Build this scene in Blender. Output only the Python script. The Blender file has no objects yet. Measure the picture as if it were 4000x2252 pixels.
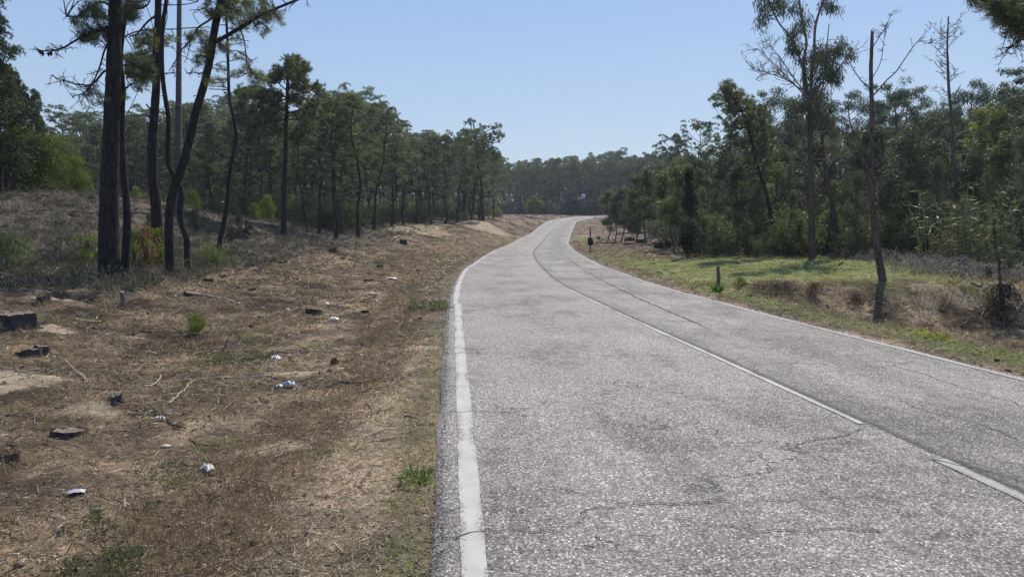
import bpy, math, random
import numpy as np
rng = np.random.default_rng(7)
random.seed(7)
S = bpy.context.scene
COL = S.collection
R = math.radians

# ------------------------------------------------------------------ camera, light, exposure
CAMH = 1.6
PITCH = math.atan((725 - 547.2) / 1802.5)
FD = 1802.5
cam = bpy.data.cameras.new('camera')
cam.sensor_width = 36.0
cam.lens = 36.0 * 2800 / 4000
cam.clip_start = 0.05
cam.clip_end = 5000
co = bpy.data.objects.new('camera', cam)
COL.objects.link(co)
co.location = (0, 0, CAMH)
co.rotation_euler = (R(90) - PITCH, 0, 0)
S.camera = co

SUN_EL, SUN_AZ = R(50), R(22)          # azimuth: clockwise from +Y (to the right of the view)
w = bpy.data.worlds.new('World'); S.world = w
w.use_nodes = True
nt = w.node_tree
bg = nt.nodes['Background']
sky = nt.nodes.new('ShaderNodeTexSky')
sky.sky_type = 'NISHITA'
sky.sun_disc = False
sky.sun_elevation = SUN_EL
sky.sun_rotation = SUN_AZ
sky.air_density = 1.0
sky.dust_density = 0.6
sky.ozone_density = 2.0
nt.links.new(sky.outputs[0], bg.inputs[0])
bg.inputs[1].default_value = 0.10
# clear late-summer sky: the physical sky blended with a paler measured gradient
sxz = nt.nodes.new('ShaderNodeSeparateXYZ')
tcw = nt.nodes.new('ShaderNodeTexCoord'); nt.links.new(tcw.outputs['Generated'], sxz.inputs[0])
rw = nt.nodes.new('ShaderNodeValToRGB'); nt.links.new(sxz.outputs[2], rw.inputs[0])
els = rw.color_ramp.elements
for _ in range(3): els.new(.5)
for e_, (p_, c_) in zip(els, ((0, (.53, .62, .70)), (.07, (.47, .60, .74)), (.28, (.315, .475, .78)), (.6, (.17, .32, .68)), (1, (.11, .23, .55)))):
    e_.position = p_; e_.color = (*c_, 1)
bg2 = nt.nodes.new('ShaderNodeBackground'); nt.links.new(rw.outputs[0], bg2.inputs[0]); bg2.inputs[1].default_value = 1.1
mxw = nt.nodes.new('ShaderNodeMixShader'); mxw.inputs[0].default_value = .8
nt.links.new(bg.outputs[0], mxw.inputs[1]); nt.links.new(bg2.outputs[0], mxw.inputs[2])
nt.links.new(mxw.outputs[0], nt.nodes['World Output'].inputs[0])
sl = bpy.data.lights.new('sun', 'SUN')
sl.energy = 5.0
sl.angle = R(0.53)
sl.color = (1.0, 0.95, 0.87)
so = bpy.data.objects.new('sun', sl); COL.objects.link(so)
so.rotation_euler = (R(90) - SUN_EL, 0, -SUN_AZ + math.pi)
so.location = (30, 60, 60)
S.view_settings.view_transform = 'Standard'
S.view_settings.look = 'None'
S.view_settings.exposure = 0.0
S.view_settings.gamma = 1.0
S.cycles.max_bounces = 6
S.cycles.diffuse_bounces = 3
S.cycles.glossy_bounces = 2
S.cycles.transmission_bounces = 3
S.cycles.transparent_max_bounces = 4
S.cycles.volume_bounces = 0
S.cycles.use_denoising = True

# ------------------------------------------------------------------ noise
def _hash(ix, iy, seed):
    h = (ix.astype(np.int64) * 374761393 + iy.astype(np.int64) * 668265263 + seed * 2147483647) & 0xffffffff
    h = ((h ^ (h >> 13)) * 1274126177) & 0xffffffff
    return ((h ^ (h >> 16)) & 0xffff) / 65535.0
def vnoise(x, y, seed=0):
    x = np.asarray(x, float); y = np.asarray(y, float)
    ix = np.floor(x); iy = np.floor(y)
    fx = x - ix; fy = y - iy
    fx = fx * fx * (3 - 2 * fx); fy = fy * fy * (3 - 2 * fy)
    a = _hash(ix, iy, seed); b = _hash(ix + 1, iy, seed)
    c = _hash(ix, iy + 1, seed); d = _hash(ix + 1, iy + 1, seed)
    return (a + (b - a) * fx) * (1 - fy) + (c + (d - c) * fx) * fy
def fbm(x, y, seed=0, oct=4):
    s = 0; a = .5; t = 0
    for i in range(oct):
        s = s + a * vnoise(x * 2 ** i, y * 2 ** i, seed + i * 17); t += a; a *= .5
    return s / t
def sst(a, b, x):
    t = np.clip((x - a) / (b - a), 0, 1)
    return t * t * (3 - 2 * t)

# ------------------------------------------------------------------ picture <-> ground
CP, SP = math.cos(PITCH), math.sin(PITCH)
def ray(u, v):
    a = (u - 1287.5) / FD; b = (725 - v) / FD
    dy = CP + b * SP
    return a / dy, (-SP + b * CP) / dy        # x and z per metre of y
def P(u, v, y):
    a, b = ray(u, v)
    return np.array([a * y, y, CAMH + b * y])

YK = np.array([-60, 0, 9, 14, 20, 27, 35, 46, 63, 80, 93, 113, 140, 150, 158, 163, 168, 175, 200, 500])
ZK = np.array([0, 0, 0, -.05, -.18, -.28, -.40, -.52, -.75, -.65, -.48, .15, .78, 1.1, 1.6, 1.85, 2.1, 2.2, 2.4, 3.0])
_yy = np.arange(-60, 500, .25)
_zz = np.interp(_yy, YK, ZK)
_k = np.exp(-np.linspace(-2, 2, 25) ** 2); _k /= _k.sum()
_zs = np.convolve(np.pad(_zz, 12, mode='edge'), _k, 'valid')
def zr(y): return np.interp(y, _yy, _zs)
_ys = np.arange(2.0, 176, .05)
def y_of_v(v_src):                            # source-pixel row on the road -> distance
    _, b = ray(0, v_src / 1.5534)
    zz = CAMH + b * _ys
    d = zz - zr(_ys)
    i = np.argmax(d < 0)
    return _ys[i] if d[i] < 0 else None
def edge(pts, forced=()):
    out = []
    for (U, V) in pts:
        y = y_of_v(V); a, _ = ray(U / 1.5534, V / 1.5534)
        out.append((y, a * y))
    for (U, V, y) in forced:
        a, _ = ray(U / 1.5534, V / 1.5534); out.append((y, a * y))
    out.sort()
    return np.array(out)
LP = edge([(1852, 2252), (1830, 1850), (1806, 1500), (1795, 1300), (1789, 1181), (1801, 1107), (1825, 1054), (1897, 1002), (1930, 982), (1974, 963), (2036, 932), (2086, 905), (2123, 876)],
          [(2144, 862, 146), (2190, 851, 155), (2243, 845, 162.5), (2363, 839, 168)])
RP = edge([(3946, 1470), (3593, 1379), (3317, 1318), (3074, 1255), (2810, 1181), (2600, 1125), (2520, 1098), (2438, 1073), (2355, 1042), (2314, 1021), (2287, 1009), (2243, 980), (2218, 955), (2216, 939), (2227, 914), (2239, 885)],
          [(2249, 866, 140), (2272, 857, 149), (2314, 846.5, 156), (2367, 844, 161)])
CPt = edge([(4000, 1962), (3633, 1793), (3404, 1668), (3019, 1490), (2865, 1427), (2600, 1316), (2548, 1281), (2330, 1185), (2173, 1098), (2148, 1079), (2115, 1050), (2094, 1025), (2080, 996), (2082, 978), (2107, 952), (2140, 915), (2172, 885)],
           [(2200, 864, 142), (2230, 855, 151)])
def ext(Pa, y0, x0, tail):
    return np.vstack([[[-60, x0 + (y0)], ], Pa, tail])
LP = np.vstack([[-60, 4.5], [0, .06], LP, [169.5, 45], [170, 200]])
RP = np.vstack([[-60, 14], [0, 6.15], RP, [162.3, 45], [163, 200]])
def smooth_curve(Pa, ymax):
    yy = np.arange(-60, ymax, .25)
    xx = np.interp(yy, Pa[:, 0], Pa[:, 1])
    k = np.exp(-np.linspace(-2, 2, 9) ** 2); k /= k.sum()
    xs = np.convolve(np.pad(xx, 4, mode='edge'), k, 'valid')
    nm = yy < 30                                       # near part: a smooth curve through the measured points
    pc = np.polyfit(Pa[(Pa[:, 0] > -1) & (Pa[:, 0] < 32), 0], Pa[(Pa[:, 0] > -1) & (Pa[:, 0] < 32), 1], 4)
    xp = np.polyval(pc, np.clip(yy, 0, 30)) + np.where(yy < 0, yy * np.polyval(np.polyder(pc), 0), 0)
    wq = sst(24, 30, yy); xs = xp * (1 - wq) + xs * wq
    wide = np.exp(-np.linspace(-2, 2, 25) ** 2); wide /= wide.sum()
    xw = np.convolve(np.pad(xx, 12, mode='edge'), wide, 'valid')
    m = sst(30, 40, yy)
    return yy, xs * (1 - m) + xw * m
LY, LX = smooth_curve(LP, 171)
RY, RX = smooth_curve(RP, 164)
CY, CX = smooth_curve(CPt, 151)
def Lx(y): return np.interp(y, LY, LX) - .2           # asphalt edge, left
def Rx(y): return np.interp(y, RY, RX) + .12

# ------------------------------------------------------------------ terrain
LS = np.array([0, .5, 1.5, 3, 6, 10, 14, 20, 30, 60, 300.])
LYr = np.array([-60, 8, 13, 20, 30, 40, 50, 70, 90, 120, 150, 170, 500.])
LG = np.array([
 [0, -.02, -.10, -.03, .18, .40, .6, .8, 1, 1, 1],
 [0, -.02, -.10, -.03, .22, .45, .7, 1.0, 1.2, 1.2, 1],
 [0, -.02, -.12, 0, .28, .62, 1.0, 1.5, 1.8, 1.8, 1],
 [0, -.02, -.12, .02, .38, .95, 1.7, 2.3, 2.4, 2.2, 1],
 [0, -.02, -.10, .05, .50, 1.30, 2.7, 3.1, 2.6, 2.2, 1],
 [0, -.02, -.06, .10, .50, .95, 2.15, 2.8, 2.5, 2, 1],
 [0, 0, .10, .45, 1.05, 1.25, 1.8, 2.2, 2.2, 2, 1],
 [0, 0, .25, .7, 1.3, 1.8, 2.0, 2.2, 2.2, 2, 1],
 [0, 0, .3, .8, 1.5, 2.05, 2.2, 2.4, 2.4, 2, 1],
 [0, 0, .3, .9, 1.5, 1.7, 1.8, 2.0, 2.0, 2, 1],
 [0, 0, .2, .5, .8, 1.0, 1.2, 1.3, 1.3, 1.3, 1],
 [0, 0, 0, 0, 0, 0, 0, .2, .2, .2, .2],
 [0, 0, 0, 0, 0, 0, 0, .2, .2, .2, .2]])
RS = np.array([0, .5, 1.5, 3, 4.5, 6, 9, 14, 25, 50, 300.])
DITCH = np.array([0, -.03, -.12, -.40, -.85, -1.0, -1.0, -.85, -.3, 0, 0])
RYr = np.array([-60, 17, 22, 30, 40, 60, 90, 130, 150, 500.])
RG = np.array([
 [0, 0, 0, 0, 0, 0, 0, 0, 0, 0, 0],
 [0, 0, .02, .05, .07, .08, .08, .08, .08, .08, .08],
 [0, .02, .08, .15, .18, .2, .2, .2, .2, .2, .2],
 [0, .02, .10, .20, .25, .28, .30, .35, .5, .8, .8],
 [0, .02, .05, .12, .15, .2, .3, .5, .9, 1, 1],
 [0, .02, .05, .10, .2, .3, .5, .8, 1.2, 1.2, 1.2],
 [0, .02, .05, .10, .2, .3, .4, .5, .6, 1, 1],
 [0, 0, 0, .05, .05, .1, .2, .2, .4, .5, .5],
 [0, 0, 0, 0, 0, 0, 0, 0, .2, .2, .2],
 [0, 0, 0, 0, 0, 0, 0, 0, .2, .2, .2]])
def bil(xs, ys, T, x, y):
    x = np.clip(x, xs[0], xs[-1]); y = np.clip(y, ys[0], ys[-1])
    i = np.clip(np.searchsorted(xs, x, 'right') - 1, 0, len(xs) - 2)
    j = np.clip(np.searchsorted(ys, y, 'right') - 1, 0, len(ys) - 2)
    fx = (x - xs[i]) / (xs[i + 1] - xs[i]); fy = (y - ys[j]) / (ys[j + 1] - ys[j])
    fy = fy * fy * (3 - 2 * fy) * .5 + fy * .5
    return (T[j, i] * (1 - fx) + T[j, i + 1] * fx) * (1 - fy) + (T[j + 1, i] * (1 - fx) + T[j + 1, i + 1] * fx) * fy
def sdist(x, y):
    sl_ = Lx(y) - x; sr_ = x - Rx(y)
    return sl_, sr_
# hand-placed mounds of earth and sand: u, v, y hint radius, height (metres)
MOUNDS = []
def zt(x, y):
    x = np.asarray(x, float); y = np.asarray(y, float)
    a, b = sdist(x, y)
    base = zr(y)
    gl = bil(LS, LYr, LG, np.maximum(a, 0), y)
    gr0 = np.interp(np.maximum(b, 0), RS, DITCH)
    gr1 = bil(RS, RYr, RG, np.maximum(b, 0), y)
    wob = (fbm(x * .35, y * .35, 91, 2) - .5) * 1.6
    wv = sst(16.4, 19.0, y + wob * sst(2, 5, b))
    gr = gr0 * (1 - wv) + gr1 * wv
    g = np.where(a > 0, gl, np.where(b > 0, gr, 0))
    off = np.maximum(np.maximum(a, b), 0)
    am = sst(.1, 2.5, off)
    n = (fbm(x * .45, y * .45, 3, 3) - .5) * .34 * sst(.6, 5, off) + (fbm(x * 2.2, y * 2.2, 5, 3) - .5) * .11 * am + (fbm(x * 7, y * 7, 9, 3) - .5) * .075 * sst(.02, .6, off)
    # rough churned earth in the ditch side on the right
    rough = (b > 1.2) * (1 - wv) * sst(1.2, 3.5, b)
    n = n + rough * ((fbm(x * 1.6, y * 1.6, 31, 3) - .5) * .30 + (fbm(x * 5, y * 5, 33, 2) - .5) * .12)
    n = n * (1 - .6 * ((b > 1) * wv * (y < 32)))
    z = base + g + n - .025
    for (mx, my, rx, ry, h) in MOUNDS:
        d = ((x - mx) / rx) ** 2 + ((y - my) / ry) ** 2
        z = z + h * np.exp(-d * 1.6) * (1 + .5 * (fbm(x * 1.5, y * 1.5, 77, 3) - .5))
    inside = (a < 0) & (b < 0)
    return np.where(inside, base - .07, z)
_ry = np.concatenate([np.arange(2.2, 30, .04), np.arange(30, 200, .2)])
def gp(u, v):
    a, b = ray(u, v)
    z = zt(a * _ry, _ry)
    d = CAMH + b * _ry - z
    i = int(np.argmax(d < 0))
    if d[i] >= 0: i = len(_ry) - 1
    y = float(_ry[i])
    return np.array([a * y, y, float(zt(a * y, y))])
def ground(x, y): return np.array([x, y, float(zt(x, y))])
for (u, v, rx, ry, h) in ((1015, 583, 1.6, 2.0, .35), (1060, 578, 1.8, 2.5, .45), (1100, 580, 1.4, 2.0, .35), (1200, 566, 2.0, 4, .4),
                          (1232, 570, 1.2, 3, .35), (250, 1020, .35, .3, .12), (2360, 745, .6, .5, .10), (2480, 725, .9, .6, .10),
                          (1960, 735, .5, .5, .2), (1900, 730, .45, .4, .18), (2130, 742, .6, .4, .16)):
    p = gp(u, v); MOUNDS.append((p[0], p[1], rx, ry, h))

# ------------------------------------------------------------------ mesh helpers
def mk(name, V, F, mat, parent=None, smooth=False, col=None, uv=None, kind=None, loc=None):
    V = np.asarray(V, np.float32); F = np.asarray(F, np.int32)
    me = bpy.data.meshes.new(name)
    n, k = F.shape
    me.vertices.add(len(V)); me.vertices.foreach_set('co', V.ravel())
    me.loops.add(n * k); me.loops.foreach_set('vertex_index', F.ravel())
    me.polygons.add(n)
    me.polygons.foreach_set('loop_start', np.arange(0, n * k, k, dtype=np.int32))
    me.polygons.foreach_set('loop_total', np.full(n, k, np.int32))
    if smooth: me.polygons.foreach_set('use_smooth', np.ones(n, bool))
    if col is not None:
        at = me.color_attributes.new('col', 'FLOAT_COLOR', 'POINT')
        c = np.ones((len(V), 4), np.float32); c[:, :3] = col
        at.data.foreach_set('color', c.ravel())
    if uv is not None:
        ul = me.uv_layers.new(name='UVMap')
        ul.data.foreach_set('uv', np.asarray(uv, np.float32)[F.ravel()].ravel())
    me.update(); me.validate()
    me.materials.append(mat)
    o = bpy.data.objects.new(name, me); COL.objects.link(o)
    if parent: o.parent = parent
    if kind: o['kind'] = kind
    if loc is not None: o.location = loc
    return o
def tag(o, label, cat, group=None, kind=None):
    if label: o['label'] = label
    if cat: o['category'] = cat
    if group: o['group'] = group
    if kind: o['kind'] = kind
    return o
def thing(name, label, cat, loc=(0, 0, 0), rz=0, group=None):
    o = bpy.data.objects.new(name, None); COL.objects.link(o)
    o.empty_display_size = .3
    o.location = tuple(float(q) for q in loc); o.rotation_euler = (0, 0, rz)
    return tag(o, label, cat, group)

class MB:                                             # collects quad/tri geometry as quads (tri: last index repeated is avoided by mapping)
    def __init__(s): s.V = []; s.F = []; s.C = []; s.n = 0
    def add(s, V, F, c=None):
        V = np.asarray(V, float); s.V.append(V); s.F.append(np.asarray(F, int) + s.n); s.n += len(V)
        if c is None: c = (0.1, 0.1, 0.1)
        c = np.asarray(c, float)
        s.C.append(np.tile(c, (len(V), 1)) if c.ndim == 1 else c)
    def arrays(s): return np.vstack(s.V), np.vstack(s.F), np.vstack(s.C)
    def build(s, name, mat, parent=None, smooth=True, **k):
        V, F, C = s.arrays()
        return mk(name, V, F, mat, parent, smooth, C, **k)

def catmull(pts, n):
    pts = np.asarray(pts, float)
    if len(pts) < 3:
        t = np.linspace(0, 1, max(2, n * (len(pts) - 1) + 1))[:, None]
        return pts[0] * (1 - t) + pts[-1] * t
    q = np.vstack([2 * pts[0] - pts[1], pts, 2 * pts[-1] - pts[-2]])
    out = []
    for i in range(1, len(q) - 2):
        t = np.linspace(0, 1, n, endpoint=False)[:, None]
        p0, p1, p2, p3 = q[i - 1], q[i], q[i + 1], q[i + 2]
        out.append(.5 * ((2 * p1) + (-p0 + p2) * t + (2 * p0 - 5 * p1 + 4 * p2 - p3) * t * t + (-p0 + 3 * p1 - 3 * p2 + p3) * t ** 3))
    out.append(pts[-1:])
    return np.vstack(out)
def tube(mb, path, rad, sides=6, rough=0.0, c=None, cap=True):
    path = np.asarray(path, float); n = len(path)
    rad = np.broadcast_to(np.asarray(rad, float), (n,)) if np.ndim(rad) else np.full(n, float(rad))
    t = np.gradient(path, axis=0); t /= np.linalg.norm(t, axis=1)[:, None] + 1e-9
    ref = np.array([.3, 1, 0.1]) if abs(t[0, 2]) > .6 else np.array([0, 0, 1.])
    a = np.cross(t, ref); a /= np.linalg.norm(a, axis=1)[:, None] + 1e-9
    b = np.cross(t, a)
    th = np.linspace(0, 2 * np.pi, sides, endpoint=False)
    r = rad[:, None] * np.ones((1, sides))
    if rough: r = r * (1 + rough * (rng.random((n, sides)) - .5) * 2)
    V = path[:, None, :] + r[..., None] * (np.cos(th)[None, :, None] * a[:, None, :] + np.sin(th)[None, :, None] * b[:, None, :])
    V = V.reshape(-1, 3)
    i = np.arange(n - 1)[:, None] * sides; j = np.arange(sides)[None, :]; k = (np.arange(sides) + 1) % sides
    F = np.stack([i + j, i + k[None, :], i + sides + k[None, :], i + sides + j], -1).reshape(-1, 4)
    if cap:
        V = np.vstack([V, path[-1] + t[-1] * rad[-1] * .2])
        m = len(V) - 1; base = (n - 1) * sides
        cf = [[base + q, base + (q + 1) % sides, m, m] for q in range(0, sides)]
        # degenerate quads avoided: use pairs of sides
        cf = [[base + q, base + (q + 1) % sides, base + (q + 2) % sides, m] for q in range(0, sides - sides % 2, 2)]
        F = np.vstack([F, cf])
    mb.add(V, F, c if c is not None else (.1, .1, .1))
def unit(v): return v / (np.linalg.norm(v, axis=-1, keepdims=True) + 1e-9)
def rdir(n): return unit(rng.normal(size=(n, 3)))
def leaves(mb, C, D, L, W, col, jit=.25):
    """leaf-shaped quads: base, side, tip, side; C centres, D directions"""
    n = len(C)
    if n == 0: return
    D = unit(D); sd = unit(np.cross(D, rdir(n)))
    nn = np.cross(D, sd)
    L = np.broadcast_to(L, (n,))[:, None] * (1 + jit * (rng.random((n, 1)) - .5) * 2)
    W = np.broadcast_to(W, (n,))[:, None]
    V = np.stack([C, C + D * L * .5 + sd * W * .5, C + D * L + nn * L * .08 * rng.normal(size=(n, 1)), C + D * L * .5 - sd * W * .5], 1).reshape(-1, 3)
    F = np.arange(n * 4).reshape(-1, 4)
    col = np.asarray(col, float)
    if col.ndim == 1: col = np.tile(col, (n, 1))
    mb.add(V, F, np.repeat(col, 4, axis=0))
def blades(C, D, L, W, col):
    """flat triangles for grass / straw; returns arrays"""
    n = len(C); D = unit(D); sd = unit(np.cross(D, rdir(n)))
    L = np.broadcast_to(L, (n,))[:, None]; W = np.broadcast_to(W, (n,))[:, None]
    V = np.stack([C - sd * W * .5, C + sd * W * .5, C + D * L], 1).reshape(-1, 3)
    return V, np.arange(n * 3).reshape(-1, 3), np.repeat(col, 3, axis=0)
def mixc(a, b, t): t = np.asarray(t)[:, None]; return np.asarray(a) * (1 - t) + np.asarray(b) * t

# ------------------------------------------------------------------ materials
def newmat(name):
    m = bpy.data.materials.new(name); m.use_nodes = True
    nt = m.node_tree; nt.nodes.clear()
    o = nt.nodes.new('ShaderNodeOutputMaterial')
    return m, nt, o
def N(nt, t, **k):
    n = nt.nodes.new(t)
    for a, b in k.items():
        if a in n.bl_rna.properties: setattr(n, a, b)
        else: n.inputs[a].default_value = b
    return n
def ramp(nt, fac, stops, interp='LINEAR'):
    r = nt.nodes.new('ShaderNodeValToRGB'); r.color_ramp.interpolation = interp
    e = r.color_ramp.elements
    while len(e) < len(stops): e.new(.5)
    for q, (p_, c) in zip(e, stops):
        q.position = p_; q.color = (c, c, c, 1) if np.ndim(c) == 0 else (*c, 1)
    nt.links.new(fac, r.inputs[0]); return r.outputs[0]
def mth(nt, op, a, b=None, c=None):
    m = nt.nodes.new('ShaderNodeMath'); m.operation = op
    for i, q in enumerate((a, b, c)):
        if q is None: continue
        if hasattr(q, 'links'): nt.links.new(q, m.inputs[i])
        else: m.inputs[i].default_value = q
    return m.outputs[0]
def mixrgb(nt, mode, fac, a, b):
    m = nt.nodes.new('ShaderNodeMix'); m.data_type = 'RGBA'; m.blend_type = mode
    for i, q in ((0, fac), (6, a), (7, b)):
        if hasattr(q, 'links'): nt.links.new(q, m.inputs[i])
        elif np.ndim(q): m.inputs[i].default_value = (*q, 1)
        else: m.inputs[i].default_value = q
    return m.outputs[2]
def noise(nt, vec, scale, detail=4, rough=.6, dist=0):
    n = N(nt, 'ShaderNodeTexNoise', Scale=scale, Detail=detail, Roughness=rough, Distortion=dist)
    if vec is not None: nt.links.new(vec, n.inputs['Vector'])
    return n.outputs[0]
def leaf_mat(name, trans=.35, rough=.55, spec=.35, var=.35):
    m, nt, o = newmat(name)
    a = N(nt, 'ShaderNodeAttribute', attribute_name='col')
    oi = N(nt, 'ShaderNodeObjectInfo')
    v = mth(nt, 'MULTIPLY_ADD', oi.outputs['Random'], var, 1 - var / 2)
    c = mixrgb(nt, 'MULTIPLY', 1.0, a.outputs['Color'], v)
    if var: c = mixrgb(nt, 'MULTIPLY', mth(nt, 'FRACT', mth(nt, 'MULTIPLY', oi.outputs['Random'], 7.3)), c, (1.10, 1.03, .90))
    b = N(nt, 'ShaderNodeBsdfPrincipled', Roughness=rough); b.inputs['Specular IOR Level'].default_value = spec
    nt.links.new(c, b.inputs['Base Color'])
    t = N(nt, 'ShaderNodeBsdfTranslucent')
    c2 = mixrgb(nt, 'MULTIPLY', 1.0, c, (1.1, 1.25, .8))
    nt.links.new(c2, t.inputs[0])
    mx = N(nt, 'ShaderNodeMixShader', Fac=trans)
    nt.links.new(b.outputs[0], mx.inputs[1]); nt.links.new(t.outputs[0], mx.inputs[2])
    nt.links.new(mx.outputs[0], o.inputs[0])
    return m
def attr_mat(name, rough=.9, spec=.2, nscale=20, namt=.5, bump=.5, bscale=40, stretch=None):
    m, nt, o = newmat(name)
    a = N(nt, 'ShaderNodeAttribute', attribute_name='col')
    tc = N(nt, 'ShaderNodeTexCoord'); vec = tc.outputs['Object']
    if stretch:
        mp = N(nt, 'ShaderNodeMapping'); mp.inputs['Scale'].default_value = stretch
        nt.links.new(vec, mp.inputs[0]); vec = mp.outputs[0]
    nz = noise(nt, vec, nscale, 5, .7)
    f = ramp(nt, nz, [(.3, 1 - namt), (.7, 1 + namt)])
    c = mixrgb(nt, 'MULTIPLY', 1.0, a.outputs['Color'], f)
    b = N(nt, 'ShaderNodeBsdfPrincipled', Roughness=rough); b.inputs['Specular IOR Level'].default_value = spec
    nt.links.new(c, b.inputs['Base Color'])
    if bump:
        nb = noise(nt, vec, bscale, 4, .7)
        bp = N(nt, 'ShaderNodeBump', Strength=bump, Distance=.02)
        nt.links.new(nb, bp.inputs['Height']); nt.links.new(bp.outputs[0], b.inputs['Normal'])
    nt.links.new(b.outputs[0], o.inputs[0])
    return m
M_needle = leaf_mat('pine_needles', .36, .55, .3, .75)
M_leaf = leaf_mat('broad_leaves', .34, .55, .22, .65)
M_grass = leaf_mat('grass_blades', .35, .6, .3, 0)
M_dry = leaf_mat('dry_straw', .18, .7, .25, 0)
M_bark = attr_mat('pine_bark', .95, .15, 9, .75, 1.0, 26, (2.2, 2.2, .55))
M_twig = attr_mat('twig_bark', .9, .2, 30, .4, 0)
M_wood = attr_mat('cut_wood', .9, .15, 30, .5, .6, 60)
M_plastic = attr_mat('crumpled_plastic', .35, .5, 30, .15, .2, 40)
M_concrete = attr_mat('weathered_concrete', .9, .2, 25, .35, .4, 60)

# asphalt
def asphalt_nodes(nt, uvname='UVMap'):
    uv = N(nt, 'ShaderNodeUVMap'); uv.uv_map = uvname
    sx = N(nt, 'ShaderNodeSeparateXYZ'); nt.links.new(uv.outputs[0], sx.inputs[0])
    u = sx.outputs[0]
    g = N(nt, 'ShaderNodeNewGeometry'); pos = g.outputs['Position']
    vo = N(nt, 'ShaderNodeTexVoronoi', Scale=88.0); nt.links.new(pos, vo.inputs['Vector'])
    s2 = N(nt, 'ShaderNodeSeparateColor'); nt.links.new(vo.outputs['Color'], s2.inputs[0])
    chip = ramp(nt, s2.outputs[0], [(0, .14), (.3, .19), (.6, .25), (.86, .33), (.96, .52), (1, .6)])
    gap = ramp(nt, vo.outputs['Distance'], [(.36, 1.0), (.7, .42)])
    c = mixrgb(nt, 'MULTIPLY', 1.0, chip, gap)
    vr_ = N(nt, 'ShaderNodeTexVoronoi', Scale=58.0); nt.links.new(pos, vr_.inputs['Vector']); s3 = N(nt, 'ShaderNodeSeparateColor'); nt.links.new(vr_.outputs['Color'], s3.inputs[0])
    rough_c = mixrgb(nt, 'MIX', ramp(nt, vr_.outputs['Distance'], [(.26, 0.0), (.48, 1.0)]), ramp(nt, s3.outputs[1], [(0, .04), (.45, .12), (.75, .28), (1, .65)]), (.014, .013, .013))
    # binder showing between the chips in worn patches
    big = noise(nt, pos, .55, 5, .62, .6)
    mp = N(nt, 'ShaderNodeMapping'); mp.inputs['Scale'].default_value = (1.0, .28, 1)
    nt.links.new(uv.outputs[0], mp.inputs[0])
    streak = noise(nt, mp.outputs[0], 1.9, 5, .65, .3)
    right = ramp(nt, mth(nt, 'MULTIPLY_ADD', u, 8.0, .5), [(.45, 0.0), (.55, 1.0)])
    wear = mth(nt, 'ADD', mth(nt, 'MULTIPLY', big, .55), mth(nt, 'MULTIPLY', streak, .45))
    wear = mth(nt, 'ADD', wear, mth(nt, 'MULTIPLY', right, .07))
    # two wheel tracks per lane polished pale; the strip between them and the first metres keep more open dark binder
    trk = N(nt, 'ShaderNodeTexWave', Scale=.105, wave_type='BANDS', bands_direction='X'); nt.links.new(uv.outputs[0], trk.inputs['Vector'])
    wear = mth(nt, 'ADD', wear, mth(nt, 'MULTIPLY_ADD', trk.outputs[1], .07, -.035))
    sy = N(nt, 'ShaderNodeSeparateXYZ'); nt.links.new(pos, sy.inputs[0])
    wear = mth(nt, 'ADD', wear, ramp(nt, mth(nt, 'MULTIPLY', sy.outputs[1], .05), [(.12, .10), (.30, .02), (.55, -.04)]))
    fine = noise(nt, pos, 45, 3, .6)
    wear = mth(nt, 'ADD', wear, mth(nt, 'ADD', mth(nt, 'MULTIPLY_ADD', fine, .46, -.23), mth(nt, 'MULTIPLY_ADD', noise(nt, pos, 6.5, 4, .7), .40, -.20)))
    dark = ramp(nt, wear, [(.50, 0.0), (.58, .5), (.68, 1.0)])
    c = mixrgb(nt, 'MIX', mth(nt, 'MULTIPLY', dark, .70), c, rough_c)
    tone = ramp(nt, noise(nt, pos, .30, 4, .6), [(.3, .90), (.7, 1.10)])
    c = mixrgb(nt, 'MULTIPLY', 1.0, c, tone)
    c = mixrgb(nt, 'MULTIPLY', 1.0, c, (1.56, 1.38, 1.18))
    # tar seam right of the centre line, frayed
    us = mth(nt, 'ADD', u, mth(nt, 'MULTIPLY_ADD', noise(nt, pos, 3.5, 4, .7), .12, -.06))
    seam = ramp(nt, us, [(.02, 0.0), (.035, .9), (.07, .7), (.13, .2), (.40, 0.0)])
    sm = mth(nt, 'MULTIPLY', seam, ramp(nt, noise(nt, pos, 22, 4, .75), [(.32, .45), (.48, 1.0)]))
    c = mixrgb(nt, 'MIX', sm, c, (.022, .021, .02))
    # cracks
    wv = N(nt, 'ShaderNodeVectorMath', operation='ADD')
    dn = N(nt, 'ShaderNodeTexNoise', Scale=1.1, Detail=5.0, Roughness=.7); nt.links.new(pos, dn.inputs['Vector'])
    sc = N(nt, 'ShaderNodeVectorMath', operation='SCALE'); sc.inputs['Scale'].default_value = 1.6
    nt.links.new(dn.outputs['Color'], sc.inputs[0])
    mp2 = N(nt, 'ShaderNodeMapping'); mp2.inputs['Scale'].default_value = (.32, .75, 1)
    nt.links.new(pos, mp2.inputs[0])
    nt.links.new(mp2.outputs[0], wv.inputs[0]); nt.links.new(sc.outputs[0], wv.inputs[1])
    vc = N(nt, 'ShaderNodeTexVoronoi', Scale=.6, feature='DISTANCE_TO_EDGE'); nt.links.new(wv.outputs[0], vc.inputs['Vector'])
    crack = ramp(nt, vc.outputs['Distance'], [(0.0, 1.0), (.0035, .85), (.009, 0.0)])
    crack = mth(nt, 'MULTIPLY', crack, ramp(nt, noise(nt, pos, .8, 4, .6), [(.47, 0.0), (.56, 1.0)]))
    c = mixrgb(nt, 'MIX', mth(nt, 'MULTIPLY', crack, .85), c, (.015, .015, .016))
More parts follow.
